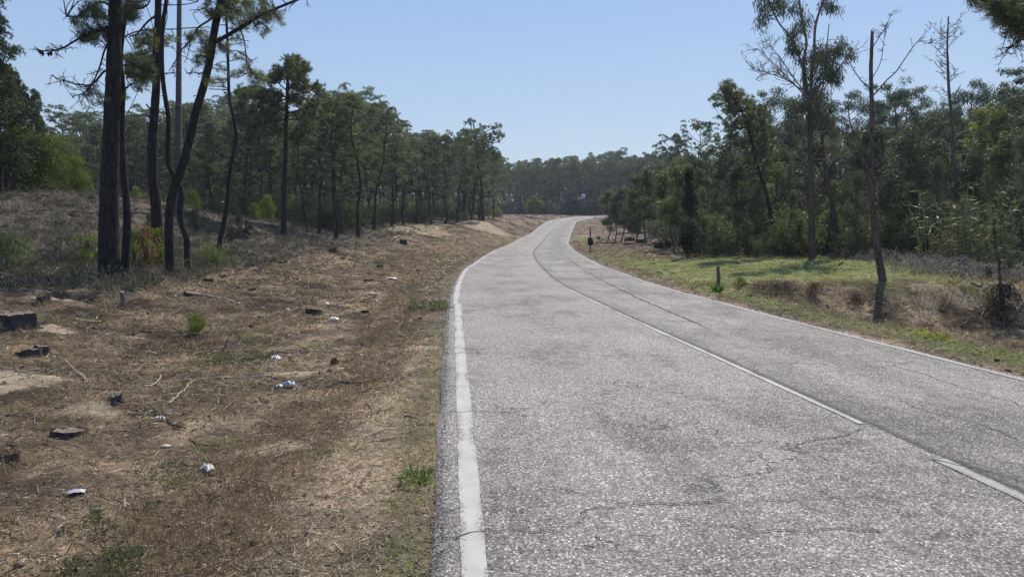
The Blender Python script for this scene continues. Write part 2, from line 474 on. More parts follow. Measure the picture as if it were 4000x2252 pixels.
    h = mth(nt, 'ADD', mth(nt, 'MULTIPLY', vo.outputs['Distance'], -1.0), mth(nt, 'MULTIPLY', crack, -1.5))
    return c, h, pos, crack
m, nt, o = newmat('asphalt'); M_asph = m
c, h, pos, _ = asphalt_nodes(nt)
b = N(nt, 'ShaderNodeBsdfPrincipled', Roughness=.72); b.inputs['Specular IOR Level'].default_value = .2
nt.links.new(c, b.inputs['Base Color'])
bp = N(nt, 'ShaderNodeBump', Strength=.7, Distance=.006); nt.links.new(h, bp.inputs['Height']); nt.links.new(bp.outputs[0], b.inputs['Normal'])
nt.links.new(b.outputs[0], o.inputs[0])
def paint_mat(name, lo, hi, colr):
    m, nt, o = newmat(name)
    c, h, pos, crack = asphalt_nodes(nt)
    vo = noise(nt, pos, 60, 3, .7); big = noise(nt, pos, 1.3, 4, .6)
    uv = N(nt, 'ShaderNodeUVMap'); uv.uv_map = 'UVMap'
    sx = N(nt, 'ShaderNodeSeparateXYZ'); nt.links.new(uv.outputs[0], sx.inputs[0])
    ed = mth(nt, 'MULTIPLY', mth(nt, 'ABSOLUTE', sx.outputs[1]), .16)       # v runs -1..1 across the stripe
    q = mth(nt, 'ADD', mth(nt, 'ADD', mth(nt, 'MULTIPLY', vo, .5), mth(nt, 'MULTIPLY', big, .5)), mth(nt, 'POWER', ed, 1.0))
    wear = ramp(nt, q, [(lo, 0.0), (hi, 1.0)])
    grime = ramp(nt, noise(nt, pos, 5, 5, .7), [(.3, .82), (.7, 1.05)])
    pc = mixrgb(nt, 'MULTIPLY', 1.0, colr, grime)
    cc = mixrgb(nt, 'MIX', wear, pc, c)
    cc = mixrgb(nt, 'MIX', mth(nt, 'MULTIPLY', crack, .9), cc, (.02, .02, .02))
    b = N(nt, 'ShaderNodeBsdfPrincipled', Roughness=.7); b.inputs['Specular IOR Level'].default_value = .15
    nt.links.new(cc, b.inputs['Base Color'])
    bp = N(nt, 'ShaderNodeBump', Strength=.25, Distance=.004); nt.links.new(vo, bp.inputs['Height']); nt.links.new(bp.outputs[0], b.inputs['Normal'])
    nt.links.new(b.outputs[0], o.inputs[0])
    return m
M_line = paint_mat('edge_line_paint', .59, .70, (.50, .47, .41))
M_cline = paint_mat('worn_centre_paint', .54, .68, (.52, .49, .41))
M_fline = paint_mat('faded_edge_paint', .55, .70, (.40, .38, .33))

# soil
m, nt, o = newmat('soil'); M_soil = m
a = N(nt, 'ShaderNodeAttribute', attribute_name='col')
g = N(nt, 'ShaderNodeNewGeometry'); pos = g.outputs['Position']
n1 = ramp(nt, noise(nt, pos, 1.3, 6, .65, .5), [(.30, .62), (.5, 1.0), (.72, 1.35)])
n2 = ramp(nt, noise(nt, pos, 14, 6, .75, 1.2), [(.30, .45), (.5, 1.0), (.70, 1.55)])
n3 = ramp(nt, noise(nt, pos, 90, 4, .75), [(.3, .6), (.7, 1.4)])
c = mixrgb(nt, 'MULTIPLY', 1.0, a.outputs['Color'], n1)
c = mixrgb(nt, 'MULTIPLY', 1.0, c, n2)
c = mixrgb(nt, 'MULTIPLY', 1.0, c, n3)
b = N(nt, 'ShaderNodeBsdfPrincipled', Roughness=.95); b.inputs['Specular IOR Level'].default_value = .1
nt.links.new(c, b.inputs['Base Color'])
bp = N(nt, 'ShaderNodeBump', Strength=1.0, Distance=.035)
hh = mth(nt, 'ADD', noise(nt, pos, 14, 6, .75, 1.2), mth(nt, 'MULTIPLY', noise(nt, pos, 60, 4, .7), .5))
nt.links.new(hh, bp.inputs['Height']); nt.links.new(bp.outputs[0], b.inputs['Normal'])
nt.links.new(b.outputs[0], o.inputs[0])

# ------------------------------------------------------------------ colour zones of the ground (albedo)
def pk(u, v): return gp(u, v)[:2]
SANDP = [(pk(1040, 877), .42, .13), (pk(1050, 876), .36, .16), (pk(130, 830), .28, .12), (pk(20, 975), .2, .12), (pk(230, 1030), .25, .12), (pk(130, 755), .35, .15), (pk(1040, 582), 2.4, 1.8), (pk(1085, 580), 1.6, 1.5),
         (pk(1215, 567), 3.0, 5.0), (pk(1240, 572), 1.6, 3), (pk(1210, 545), 2.5, 3), (pk(690, 1132), .25, .12), (pk(2345, 722), .5, .25), (pk(2400, 735), .5, .2), (pk(2440, 760), .45, .2), (pk(2500, 712), .5, .2), (pk(2330, 752), .3, .15), (pk(920, 1033), .12, .06),
         (pk(1600, 600), 1.2, 1.5), (pk(1470, 592), 1.5, 1.5), (pk(50, 955), .5, .25), (pk(730, 940), .3, .15)]
GREENP = [(pk(1170, 650), 1.6, 2.6, .9), (pk(1085, 768), .45, .4, .9), (pk(1050, 1030), .25, .5, .8), (pk(1060, 1120), .22, .4, .8), (pk(1055, 1205), .16, .12, 1.0), (pk(1040, 975), .3, .3, .5),
          (pk(900, 980), .35, .2, .45), (pk(330, 1425), .16, .08, .9), (pk(440, 1210), .22, .12, .7), (pk(260, 1325), .2, .1, .5), (pk(500, 828), .35, .25, .8), (pk(600, 905), .5, .25, .5),
          (pk(1000, 1010), .25, .15, .5), (pk(850, 1137), .25, .08, .8), (pk(1280, 607), 2, 5, .5), (pk(1100, 720), .9, 1.2, .35), (pk(1060, 850), .5, .8, .35), (pk(1080, 1360), .2, .3, .5),
          (pk(720, 860), .6, .4, .4), (pk(560, 1110), .3, .15, .5), (pk(1450, 600), 2.2, 6, .7), (pk(1500, 640), 2.0, 3, .7)]
def zones(x, y):
    a, b = sdist(x, y)
    n1 = fbm(x * .8, y * .8, 41, 4); n2 = fbm(x * 2.7, y * 2.7, 43, 4); n3 = fbm(x * .25, y * .25, 47, 3)
    sand = np.zeros_like(x)
    for (c, rx, ry) in SANDP:
        d = ((x - c[0]) / rx) ** 2 + ((y - c[1]) / ry) ** 2
        sand = np.maximum(sand, sst(1.4, .6, d + (n2 - .5) * 1.8))
    green = np.zeros_like(x)
    for (c, rx, ry, s) in GREENP:
        d = ((x - c[0]) / rx) ** 2 + ((y - c[1]) / ry) ** 2
        green = np.maximum(green, s * sst(1.5, .3, d + (n2 - .5) * 1.6))
    # verge on the left: thin broken green
    vg = sst(.0, .08, a) * sst(.30, .05, a + (n2 - .5) * .4) * sst(.38, .55, n1 + .06) * (y < 60)
    green = np.maximum(green, vg * .8)
    # verge on the right
    vr = sst(.35, .7, b) * sst(2.9, 1.6, b + (n1 - .5) * 1.2) * (y < 40)
    green = np.maximum(green, vr * (.35 + .7 * sst(.38, .6, n1)))
    wl = sst(18.0, 19.6, y + (fbm(x * .5, y * .5, 91, 3) - .5) * 2.0)
    lawn = wl * sst(33.5, 30.0, y + (n1 - .5) * 3) * sst(.5, 1.4, b) * (b > 0)
    lawn = lawn * sst(.30, .42, n1 + .25 * sst(20, 24, x) * 0 + .06)
    lawn = lawn * (1 - .8 * sst(13.2, 15.0, x + (n1 - .5) * 2) * (y < 34))
    green = np.maximum(green, lawn)
    sc_ = np.interp(y, [2.5, 4.4, 5.7, 6.6, 8.6, 12, 20], [1.35, 1.3, 1.1, .95, .75, .9, 1.2])
    rust = sst(.58, .22, np.abs(a - sc_ + (n2 - .5) * .35)) * (y < 22) * sst(.2, .45, n1 + .14)
    rust = np.maximum(rust, .8 * sst(.8, 1.5, a) * sst(4.5, 3, a) * ((y >= 22) & (y < 70)))
    hill = sst(5.8, 8.0, a + (n1 - .5) * 2.5 + np.clip((18 - y) * .0, -1, 1)) * sst(12.5, 15.0, y + (n1 - .5) * 3) * (y < 60)
    hill = np.maximum(hill, (a > 6) * sst(12.8, 14.5, y + (n1 - .5) * 2) * (x < -5.5) * (y < 60))
    track = sst(.18, .35, a) * sst(.05, -.25, a - sc_ + .35) * (y < 9.5)
    return dict(track=track, sand=sand, green=np.clip(green, 0, 1), rust=rust, hill=hill, n1=n1, n2=n2, n3=n3, a=a, b=b, lawn=lawn)
def ground_col(x, y):
    Z = zones(x, y)
    n1, n2 = Z['n1'], Z['n2']
    c = mixc((.135, .102, .076), (.36, .275, .185), sst(.36, .62, n1 * .5 + n2 * .5))
    c = c * (1 - Z['track'])[:, None] + np.array((.46, .365, .265)) * Z['track'][:, None]
    dk = sst(.48, .62, fbm(x * 1.1, y * 1.1, 61, 4)); c = c * (1 - .55 * dk)[:, None]
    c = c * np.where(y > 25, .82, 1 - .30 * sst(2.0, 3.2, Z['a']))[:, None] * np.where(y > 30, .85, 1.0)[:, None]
    def over(c, k, m): return c * (1 - m)[:, None] + np.asarray(k) * m[:, None]
    c = over(c, (.215, .150, .10), Z['rust'] * .6)
    c = over(c, (.105, .085, .07), Z['hill'] * .85)
    c = over(c, (.19, .21, .07), Z['green'] * np.where(Z['a'] > 0, .35, .75))
    sc2 = np.where(Z['b'] > 0, .55, np.where(y > 25, .6, .95))
    c = over(c, (.42, .35, .25), Z['sand'] * sc2)
    gravel = np.where(Z['a'] > 0, sst(.5, .1, Z['a'] + (n2 - .5) * .5), sst(.5, .15, Z['b'] + (n2 - .5) * .5) * (Z['b'] > 0)) * (y < 80)
    c = over(c, (.27, .225, .165), gravel * .35)
    c = c * np.array((1.07, 1.0, .92))
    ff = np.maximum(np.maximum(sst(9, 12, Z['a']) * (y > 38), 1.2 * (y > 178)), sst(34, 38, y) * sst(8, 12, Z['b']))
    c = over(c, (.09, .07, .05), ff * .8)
    return c

# ------------------------------------------------------------------ ground sheet
def grade(lo, hi, d0, gr, mid0, mid1):
    pts = list(np.arange(mid0, mid1, d0))
    s = d0; p = mid1
    while p < hi: pts.append(p); s *= gr; p += s
    pts.append(hi); s = d0; p = mid0 - d0
    while p > lo: pts.append(p); s *= gr; p -= s
    pts.append(lo)
    return np.array(sorted(pts))
gx = grade(-700, 700, .075, 1.022, -7, 9)
gy = grade(-120, 900, .075, 1.018, 2.4, 14)
GX, GY = np.meshgrid(gx, gy)
xf, yf = GX.ravel(), GY.ravel()
zf = zt(xf, yf)
nx, ny = len(gx), len(gy)
i = np.arange(ny - 1)[:, None] * nx; j = np.arange(nx - 1)[None, :]
Fg = np.stack([i + j, i + j + 1, i + nx + j + 1, i + nx + j], -1).reshape(-1, 4)
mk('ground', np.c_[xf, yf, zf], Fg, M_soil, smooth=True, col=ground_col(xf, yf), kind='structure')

# ------------------------------------------------------------------ road
def ribbon_pts():
    ys = np.concatenate([np.arange(-20, 0, 1.0), np.arange(0, 30, .2), np.arange(30, 136, .8)])
    Lp = [(Lx(y), y) for y in ys]; Rp = [(Rx(y), y) for y in ys]
    la = np.array([(Lx(y), y) for y in (137, 146, 155, 160, 163, 166)] + [(22., 168.2), (45, 169.4), (90, 169.9)])
    ra = np.array([(Rx(y), y) for y in (137, 141, 146, 150, 153, 156)] + [(21.4, 161.2), (45, 162.3), (90, 163)])
    la = catmull(np.c_[la, la[:, :1] * 0], 6)[:, :2]; ra = catmull(np.c_[ra, ra[:, :1] * 0], 6)[:, :2]
    return np.vstack([Lp, la]), np.vstack([Rp, ra])
Lr, Rr = ribbon_pts()
nr = len(Lr)
tt = np.array([0, .02, .06, .12, .2, .3, .4, .5, .58, .62, .66, .7, .8, .88, .94, .98, 1.0])
V = []; UV = []
jl = (fbm(Lr[:, 1] * 1.3, Lr[:, 1] * 0, 5, 4) - .5) * .07; jr = (fbm(Rr[:, 1] * 2.5, Rr[:, 1] * 0, 8, 4) - .5) * .16
seg = np.r_[0, np.cumsum(np.linalg.norm(np.diff((Lr + Rr) / 2, axis=0), axis=1))]
for k in range(nr):
    l = Lr[k] + (jl[k], 0); r = Rr[k] + (jr[k], 0)
    if k == 0: pass
    cx = np.interp(l[1], CY, CX) if l[1] < 140 else None
    wd = np.linalg.norm(r - l)
    for t in tt:
        p = l * (1 - t) + r * t
        V.append((p[0], p[1], float(zr(p[1])) + (.012 * math.sin(math.pi * t))))
        uc = (p[0] - cx) if cx is not None else (t - .52) * wd
        UV.append((uc, seg[k]))
    # skirts
for k in range(nr):
    l = Lr[k] + (jl[k], 0); V.append((l[0] - .03, l[1], float(zr(l[1])) - .09)); UV.append((-3, seg[k]))
for k in range(nr):
    r = Rr[k] + (jr[k], 0); V.append((r[0] + .03, r[1], float(zr(r[1])) - .09)); UV.append((3, seg[k]))
T = len(tt)
F = []
for k in range(nr - 1):
    for q in range(T - 1):
        F.append((k * T + q, k * T + q + 1, (k + 1) * T + q + 1, (k + 1) * T + q))
    F.append((nr * T + k, k * T, (k + 1) * T, nr * T + k + 1))
    F.append((k * T + T - 1, nr * T + nr + k, nr * T + nr + k + 1, (k + 1) * T + T - 1))
mk('road', V, F, M_asph, smooth=True, uv=UV, kind='structure')
def roadz(x, y):
    l, r = Lx(y), Rx(y)
    t = np.clip((x - l) / np.maximum(r - l, .1), 0, 1)
    return zr(y) + .012 * np.sin(np.pi * t)
def stripe(name, xs, ys, wdt, mat, ragged=.004):
    V = []; UV = []; F = []
    xs = np.asarray(xs, float); ys = np.asarray(ys, float)
    tx = np.gradient(xs); ty = np.gradient(ys); ln = np.hypot(tx, ty); nx_, ny_ = ty / ln, -tx / ln
    for k in range(len(xs)):
        for q, s in enumerate((-1, 0, 1)):
            e = s * wdt / 2 + (s * ragged * (random.random() - .5) * 2)
            x = xs[k] + nx_[k] * e; y = ys[k] + ny_[k] * e
            V.append((x, y, float(roadz(x, y)) + .005)); UV.append((x - np.interp(y, CY, CX), s))
        if k:
            b_ = 3 * (k - 1)
            F += [(b_, b_ + 1, b_ + 4, b_ + 3), (b_ + 1, b_ + 2, b_ + 5, b_ + 4)]
    return mk(name, V, F, mat, smooth=False, uv=UV, kind='structure')
ysl = np.concatenate([np.arange(-2, 30, .12), np.arange(30, 140, .7)])
xl_ = np.interp(ysl, LY, LX)
sh = .045 * sst(13.6, 13.7, ysl)                       # small sideways step where the line was repainted
stripe('road_marking_edge', xl_ - sh, ysl, .125, M_line)
xr_ = np.interp(ysl, RY, RX)
ysr = ysl; stripe('road_marking_edge', xr_, ysr, .10, M_fline)
for (y0, y1) in ((-2, 4.6), (5.42, 12.3), (12.7, 16.8)):
    yy = np.arange(y0, y1, .12)
    if y0 < 0: yy = np.arange(3.0, 4.62, .1)
    stripe('road_marking_centre', np.interp(yy, CY, CX) - .02, yy, .10 if y0 < 0 else .062, M_cline if y0 > 5 else M_fline)

# ------------------------------------------------------------------ scatter on the ground
def fan(n, y0, y1, side=0, half=.80, xlo=None, xhi=None):
    y = y0 * (y1 / y0) ** rng.random(n)
    x = (rng.random(n) * 2 - 1) * half * y
    if side < 0: k = x < Lx(y) + .05
    elif side > 0: k = x > Rx(y) - .05
    else: k = (x < Lx(y)) | (x > Rx(y))
    if side < 0: k = k
    return x[k], y[k]
def blade_obj(name, V, F, C, mat, label=None):
    return tag(mk(name, V, F, mat, col=C), label, None, kind='stuff')
STRAW = np.array([(.46, .36, .24), (.34, .25, .16), (.15, .11, .08), (.66, .55, .40), (.40, .28, .15), (.07, .052, .042), (.24, .18, .13)])
# lying straw, needles, chips
x, y = fan(330000, 2.5, 75, 0, .82)
Z = zones(x, y)
dens = .25 + .75 * sst(.35, .6, Z['n1']); dens = np.maximum(dens, Z['track'])
dens *= (1 - .85 * Z['lawn']) * (1 - .92 * Z['sand']) * (1 - .75 * Z['hill'])
dens *= np.where(Z['a'] > 0, sst(-.02, .25, Z['a']), sst(0, .5, Z['b']))
k = rng.random(len(x)) < dens
x, y = x[k], y[k]; n = len(x)
th = rng.random(n) * 2 * np.pi
sc = np.clip(y / 6, .8, 5)
D = np.c_[np.cos(th), np.sin(th), rng.normal(size=n) * .22 + .14]
L = (.03 + .10 * rng.random(n) ** 2.2) * sc; W = (.0035 + .007 * rng.random(n) ** 2) * sc
ti = zones(x, y)['track']; pick = rng.integers(0, len(STRAW), n); pick = np.where((rng.random(n) < ti * .75) & ((pick == 2) | (pick == 5) | (pick == 6)), 0, pick)
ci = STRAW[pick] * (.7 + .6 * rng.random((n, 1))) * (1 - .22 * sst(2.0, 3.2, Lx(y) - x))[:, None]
Vb, Fb, Cb = blades(np.c_[x, y, zt(x, y) + .006], D, L, W, ci)
blade_obj('straw_litter', Vb, Fb, Cb, M_dry, 'dry straw, needles and wood chips covering the bare ground')
# dry grass, tufted
def tufted(nt_, per, y0, y1, side, half, mask, hgt, wid, cols, spread=.05, lean=.55, colvar=.5, hs=1.0):
    x, y = fan(nt_, y0, y1, side, half)
    m = mask(x, y); k = rng.random(len(x)) < m
    x, y = x[k], y[k]
    x = np.repeat(x, per); y = np.repeat(y, per); n = len(x)
    tb = np.repeat(rng.random(len(x) // per), per)
    sc = np.clip(y / 7, .8, 4)
    x = x + rng.normal(size=n) * spread * sc ** .5; y = y + rng.normal(size=n) * spread * sc ** .5
    a, b = sdist(x, y); k = np.maximum(a, b) > -.03
    x, y, tb, sc = x[k], y[k], tb[k], sc[k]; n = len(x)
    D = np.c_[rng.normal(size=n) * lean, rng.normal(size=n) * lean, np.ones(n)]
    L = hgt * (.4 + .9 * rng.random(n)) * (.6 + .8 * tb) * np.clip(sc, 1, 1.6) ** hs
    W = wid * (.6 + .8 * rng.random(n)) * sc
    c = cols[rng.integers(0, len(cols), n)] * (1 - colvar / 2 + colvar * rng.random((n, 1))) * (.75 + .5 * tb[:, None])
    return blades(np.c_[x, y, zt(x, y) - .005], D, L, W, c)
def cat(*A):
    V = []; F = []; C = []; n = 0
    for (v, f, c) in A: V.append(v); F.append(f + n); C.append(c); n += len(v)
    return np.vstack(V), np.vstack(F), np.vstack(C)
DRY = np.array([(.34, .24, .14), (.26, .17, .10), (.40, .31, .20), (.20, .13, .085)])
RUST = np.array([(.27, .185, .115), (.20, .135, .09), (.35, .245, .155), (.145, .105, .075)])
GRN = np.array([(.23, .35, .07), (.16, .26, .05), (.33, .44, .10), (.36, .36, .14)])
HEA = np.array([(.13, .105, .085), (.18, .145, .115), (.09, .085, .06), (.22, .17, .13), (.075, .085, .05)])
def mdry(x, y):
    Z = zones(x, y); return (.10 + .8 * sst(.50, .68, Z['n1'])) * (1 - Z['sand']) * (1 - .8 * Z['lawn']) * (1 - .5 * Z['hill'])
A1 = tufted(13000, 8, 2.6, 70, 0, .8, mdry, .055, .0035, DRY, .03, .7)
def mclump(x, y):
    Z = zones(x, y); return ((Z['a'] > 2.3) | ((Z['b'] > 1.5) & (y < 19))) * (Z['hill'] < .6) * .6 * (1 - Z['sand'])
A2 = tufted(1500, 60, 3.3, 40, 0, .8, mclump, .11, .004, DRY * 1.15, .04, .6)
blade_obj('dry_grass', *cat(A1, A2), M_dry, 'tufts of dry brown grass on the cleared ground')
A = tufted(34000, 7, 2.6, 60, -1, .8, lambda x, y: zones(x, y)['rust'] * .9, .12, .0032, RUST, .035, .35)
blade_obj('rusty_weeds', *A, M_dry, 'rust brown dry weeds along the shallow ditch left of the road')
def mgreen(x, y): Z = zones(x, y); return Z['green']
A1 = tufted(16000, 6, 2.6, 60, -1, .8, mgreen, .065, .004, GRN, .025, .6)
A2 = tufted(30000, 6, 6, 34, 1, .85, lambda x, y: zones(x, y)['green'] * .9, .075, .0045, np.vstack([GRN, GRN, DRY[:1]]), .06, .6, hs=.3)
A3 = tufted(3000, 6, 34, 90, 1, .85, lambda x, y: zones(x, y)['green'] * .9, .1, .004, GRN, .06, .6)
blade_obj('green_grass', *cat(A1, A2, A3), M_grass, 'short green grass along the verges and on the lawn by the trees')
# grey verge weeds, right
A = tufted(9000, 7, 6, 40, 1, .85, lambda x, y: (lambda Z: sst(.25, .5, Z['b']) * sst(3.2, 1.6, Z['b']) * sst(.35, .6, Z['n2']))(zones(x, y)), .09, .0035,
           np.array([(.30, .27, .22), (.22, .20, .15), (.36, .32, .26)]), .05, .45, hs=.3)
blade_obj('verge_weeds', *A, M_dry, 'pale dried weeds along the right verge')
# brown mown hay in the ditch, right
A = tufted(15000, 12, 8, 21, 1, .85, lambda x, y: (lambda Z: sst(1.8, 3.2, Z['b']) * sst(19.4, 18.4, y))(zones(x, y)), .11, .004,
           np.array([(.36, .25, .15), (.22, .155, .10), (.48, .36, .23), (.12, .085, .06), (.40, .27, .13)]), .12, 1.5, hs=.3)
blade_obj('mown_hay', *A, M_dry, 'brown mown hay and roots on the ditch slope right of the road')
# heath on the dune
x, y = fan(24000, 12, 62, -1, .85)
Z = zones(x, y); k = rng.random(len(x)) < np.clip(Z['hill'], 0, 1) * (.25 + .75 * sst(.38, .55, Z['n1'] * .6 + Z['n3'] * .4)); x, y = x[k], y[k]
per = 30; ns = len(x)
hsz = (.09 + .36 * rng.random(ns) ** 3) * (.6 + .8 * fbm(x * .5, y * .5, 71, 2)); tone = rng.random(ns)
cx_ = np.repeat(x, per); cy_ = np.repeat(y, per); hs_ = np.repeat(hsz, per); tn = np.repeat(tone, per); n = len(cx_)
q = rdir(n) * (rng.random((n, 1)) ** .4) * hs_[:, None]; q[:, 2] = np.abs(q[:, 2]) * .9
C0 = np.c_[cx_, cy_, zt(cx_, cy_)] + q
cc = mixc((.065, .058, .045), (.20, .165, .135), np.clip(tn + rng.normal(size=n) * .25, 0, 1))
gs = (np.repeat(rng.random(ns), per) > .86)[:, None]; cc = np.where(gs, cc * (.55, .95, .45), cc)
Vb, Fb, Cb = blades(C0, unit(q) + (0, 0, .5) + rng.normal(size=(n, 3)) * .4, .05 + .07 * rng.random(n), .010 + .012 * rng.random(n) + .0003 * cy_, cc)
A2 = tufted(9000, 8, 13, 60, -1, .85, lambda x, y: zones(x, y)['hill'] * .8, .13, .004, np.array([(.26, .20, .15), (.20, .155, .12), (.34, .27, .21)]), .08, .5, hs=.4)
blade_obj('heath', *cat((Vb, Fb, Cb), A2), M_dry, 'low grey brown heath and dry grass on the dune behind the pines')
# ------------------------------------------------------------------ plants
NEED = ((.036, .050, .031), (.205, .228, .125))
EUC = ((.042, .056, .036), (.168, .190, .110))
ACA = ((.034, .050, .026), (.160, .188, .080))
BARKC = np.array((.036, .031, .030)); TWIGC = np.array((.075, .066, .062))
def needle_tufts(mb, C, U, L, W, k, tone, cols=NEED, cone=.9):
    """k needles round each tuft centre C opening towards U"""
    n = len(C)
    Cc = np.repeat(C, k, axis=0); Uu = np.repeat(unit(U), k, axis=0)
    D = unit(Uu + rdir(n * k) * cone)
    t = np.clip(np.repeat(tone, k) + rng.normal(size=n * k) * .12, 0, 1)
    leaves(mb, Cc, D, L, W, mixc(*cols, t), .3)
def grow_trunk(H, lean, wob, n=9):
    z = np.linspace(0, 1, n)
    a = rng.random() * 6.28
    x = lean[0] * z ** 1.3 * H + np.cumsum(rng.normal(size=n)) * wob * H * .02
    y = lean[1] * z ** 1.3 * H + np.cumsum(rng.normal(size=n)) * wob * H * .02
    x -= x[0]; y -= y[0]
    return catmull(np.c_[x, y, z * H], 4)
def pine_arrays(H=9., cs=.45, spread=.26, nb=22, lean=(0, 0), wob=1., clump=.42, ntuft=13, nl=.24, nw=.045, k=7, dead=5, r0=None, top=.75, cols=NEED, flat=.6, sub=4):
    tr = MB(); cr = MB()
    T_ = grow_trunk(H, lean, wob); n = len(T_)
    r0 = r0 or H * .0135
    tt_ = T_[:, 2] / H
    rad = r0 * (1.0 - .78 * tt_) * (1 + .5 * np.exp(-tt_ * 30))
    tube(tr, T_, rad, 8, .07, BARKC)
    def at(h):
        return np.array([np.interp(h * H, T_[:, 2], T_[:, 0]), np.interp(h * H, T_[:, 2], T_[:, 1]), h * H])
    C = []; U = []; TN = []
    az = rng.random() * 6.28
    for b in range(nb):
        f = (b + .5) / nb; h = cs + (1 - cs) * f ** .85 * .97
        az += 2.4 + rng.normal() * .4
        prof = (math.sin(math.pi * (.18 + .72 * f))) ** .8 * (1 - .25 * f) if top > .5 else (1 - f * .8)
        ln = spread * H * prof * (.7 + .6 * rng.random())
        up = .15 + .75 * f + rng.normal() * .12
        p0 = at(h); d = np.array([math.cos(az), math.sin(az), up])
        p1 = p0 + d * ln * .5 + (0, 0, -.05 * ln); p2 = p0 + d * ln + (0, 0, .12 * ln)
        br = catmull([p0, p1, p2], 4)
        tube(tr, br, np.linspace(r0 * .28 * (1 - .5 * f) + .008, .01, len(br)), 4, .1, BARKC)
        for s in range(sub):
            q = br[int(len(br) * (.45 + .5 * s / sub))] if s else br[-1]
            e = q + np.array([rng.normal() * .3, rng.normal() * .3, .15 + .2 * rng.random()]) * ln * .55
            if s: tube(tr, [q, (q + e) / 2 + (0, 0, -.03), e], [.012, .01, .006], 3, 0, BARKC, cap=False)
            cl = clump * (.6 + .7 * rng.random()) * (.8 + .04 * H)
            m = int(ntuft * (.6 + .8 * rng.random()))
            dd = rdir(m); dd[:, 2] = np.abs(dd[:, 2]) * 1.0 - .25
            C.append(e + dd * cl * (.55 + .45 * rng.random((m, 1))) * (1, 1, flat)); U.append(dd + (0, 0, .55))
            TN.append(np.clip(.45 + .4 * dd[:, 2] + rng.normal() * .15, 0, 1))  # upper tufts of a clump paler: sunlit tops put into the needle colour
    m = int(ntuft * 1.5); dd = rdir(m); dd[:, 2] = np.abs(dd[:, 2])
    C.append(at(1) + dd * clump * (1, 1, .9)); U.append(dd + (0, 0, .6)); TN.append(np.full(m, .6))
    for b in range(dead):
        h = cs * (.35 + .65 * rng.random()); a_ = rng.random() * 6.28; ln = H * .10 * (.4 + rng.random())
        p0 = at(h); p2 = p0 + np.array([math.cos(a_), math.sin(a_), .1 + rng.normal() * .25]) * ln
        tube(tr, catmull([p0, (p0 + p2) / 2 + (0, 0, -.06), p2], 3), np.linspace(.022, .005, 7), 3, 0, TWIGC, cap=False)
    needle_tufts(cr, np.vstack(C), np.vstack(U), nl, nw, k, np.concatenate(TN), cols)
    return tr, cr
def leafy_arrays(H=8., r=1.6, base=.12, n=5200, L=.24, W=.055, cols=ACA, droop=.7, stems=3, lumps=26, thin=0., taper=.5, lump=.5):
    """upright leafy tree (young eucalyptus, acacia): lumps of leaves about several stems"""
    tr = MB(); cr = MB()
    for s in range(stems):
        o = np.array([rng.normal(), rng.normal(), 0]) * .12 * (stems > 1) * (H > 2.2)
        e = np.array([rng.normal() * r * .25, rng.normal() * r * .25, H * (.85 + .12 * rng.random())])
        pth = catmull([o, o * 1.2 + (rng.normal() * min(.12, H * .04), rng.normal() * min(.12, H * .04), H * .35), e * (1, 1, 0) * .8 + (0, 0, H * .65), e], 4)
        tube(tr, pth, np.linspace(min(.018 + H * .006 / stems ** .5, H * .012), min(.008, H * .004), len(pth)), 5, .06, (.12, .085, .065))
    f = rng.random(lumps) ** .85
    z = H * (base + (1 - base) * f)
    rr = r * (np.sin(np.pi * (.12 + .80 * f)) ** .7) * (1 - taper * f)
    a_ = rng.random(lumps) * 6.28; q = rng.random(lumps) ** .5
    Lc = np.c_[np.cos(a_) * rr * q, np.sin(a_) * rr * q, z]
    Lr_ = lump * r * (.55 + .7 * rng.random(lumps)) * (1 - .4 * f)
    w_ = Lr_ ** 2; w_ /= w_.sum()
    idx = rng.choice(lumps, n, p=w_)
    d = rdir(n); rad = rng.random((n, 1)) ** .45
    C = Lc[idx] + d * rad * Lr_[idx][:, None] * (1, 1, 1.35)
    C[:, 2] = np.clip(C[:, 2], .05, H * 1.05)
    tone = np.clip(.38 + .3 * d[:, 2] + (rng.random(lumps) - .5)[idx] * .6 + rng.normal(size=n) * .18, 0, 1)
    D = unit(d * .8 + rdir(n) * .7 + (0, 0, -droop))
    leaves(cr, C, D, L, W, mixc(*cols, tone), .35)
    for s in range(lumps):
        if z[s] > H * .2 and (H > .3 or s < 4):
            p0 = np.array([0, 0, z[s] * .8 if H > 2.2 else 0.]); tube(tr, [p0, (p0 + Lc[s]) / 2 + (0, 0, H * .012), Lc[s]], np.array([.015, .01, .005]) * min(1, H / 3), 3, 0, (.12, .09, .07), cap=False)
    return tr, cr
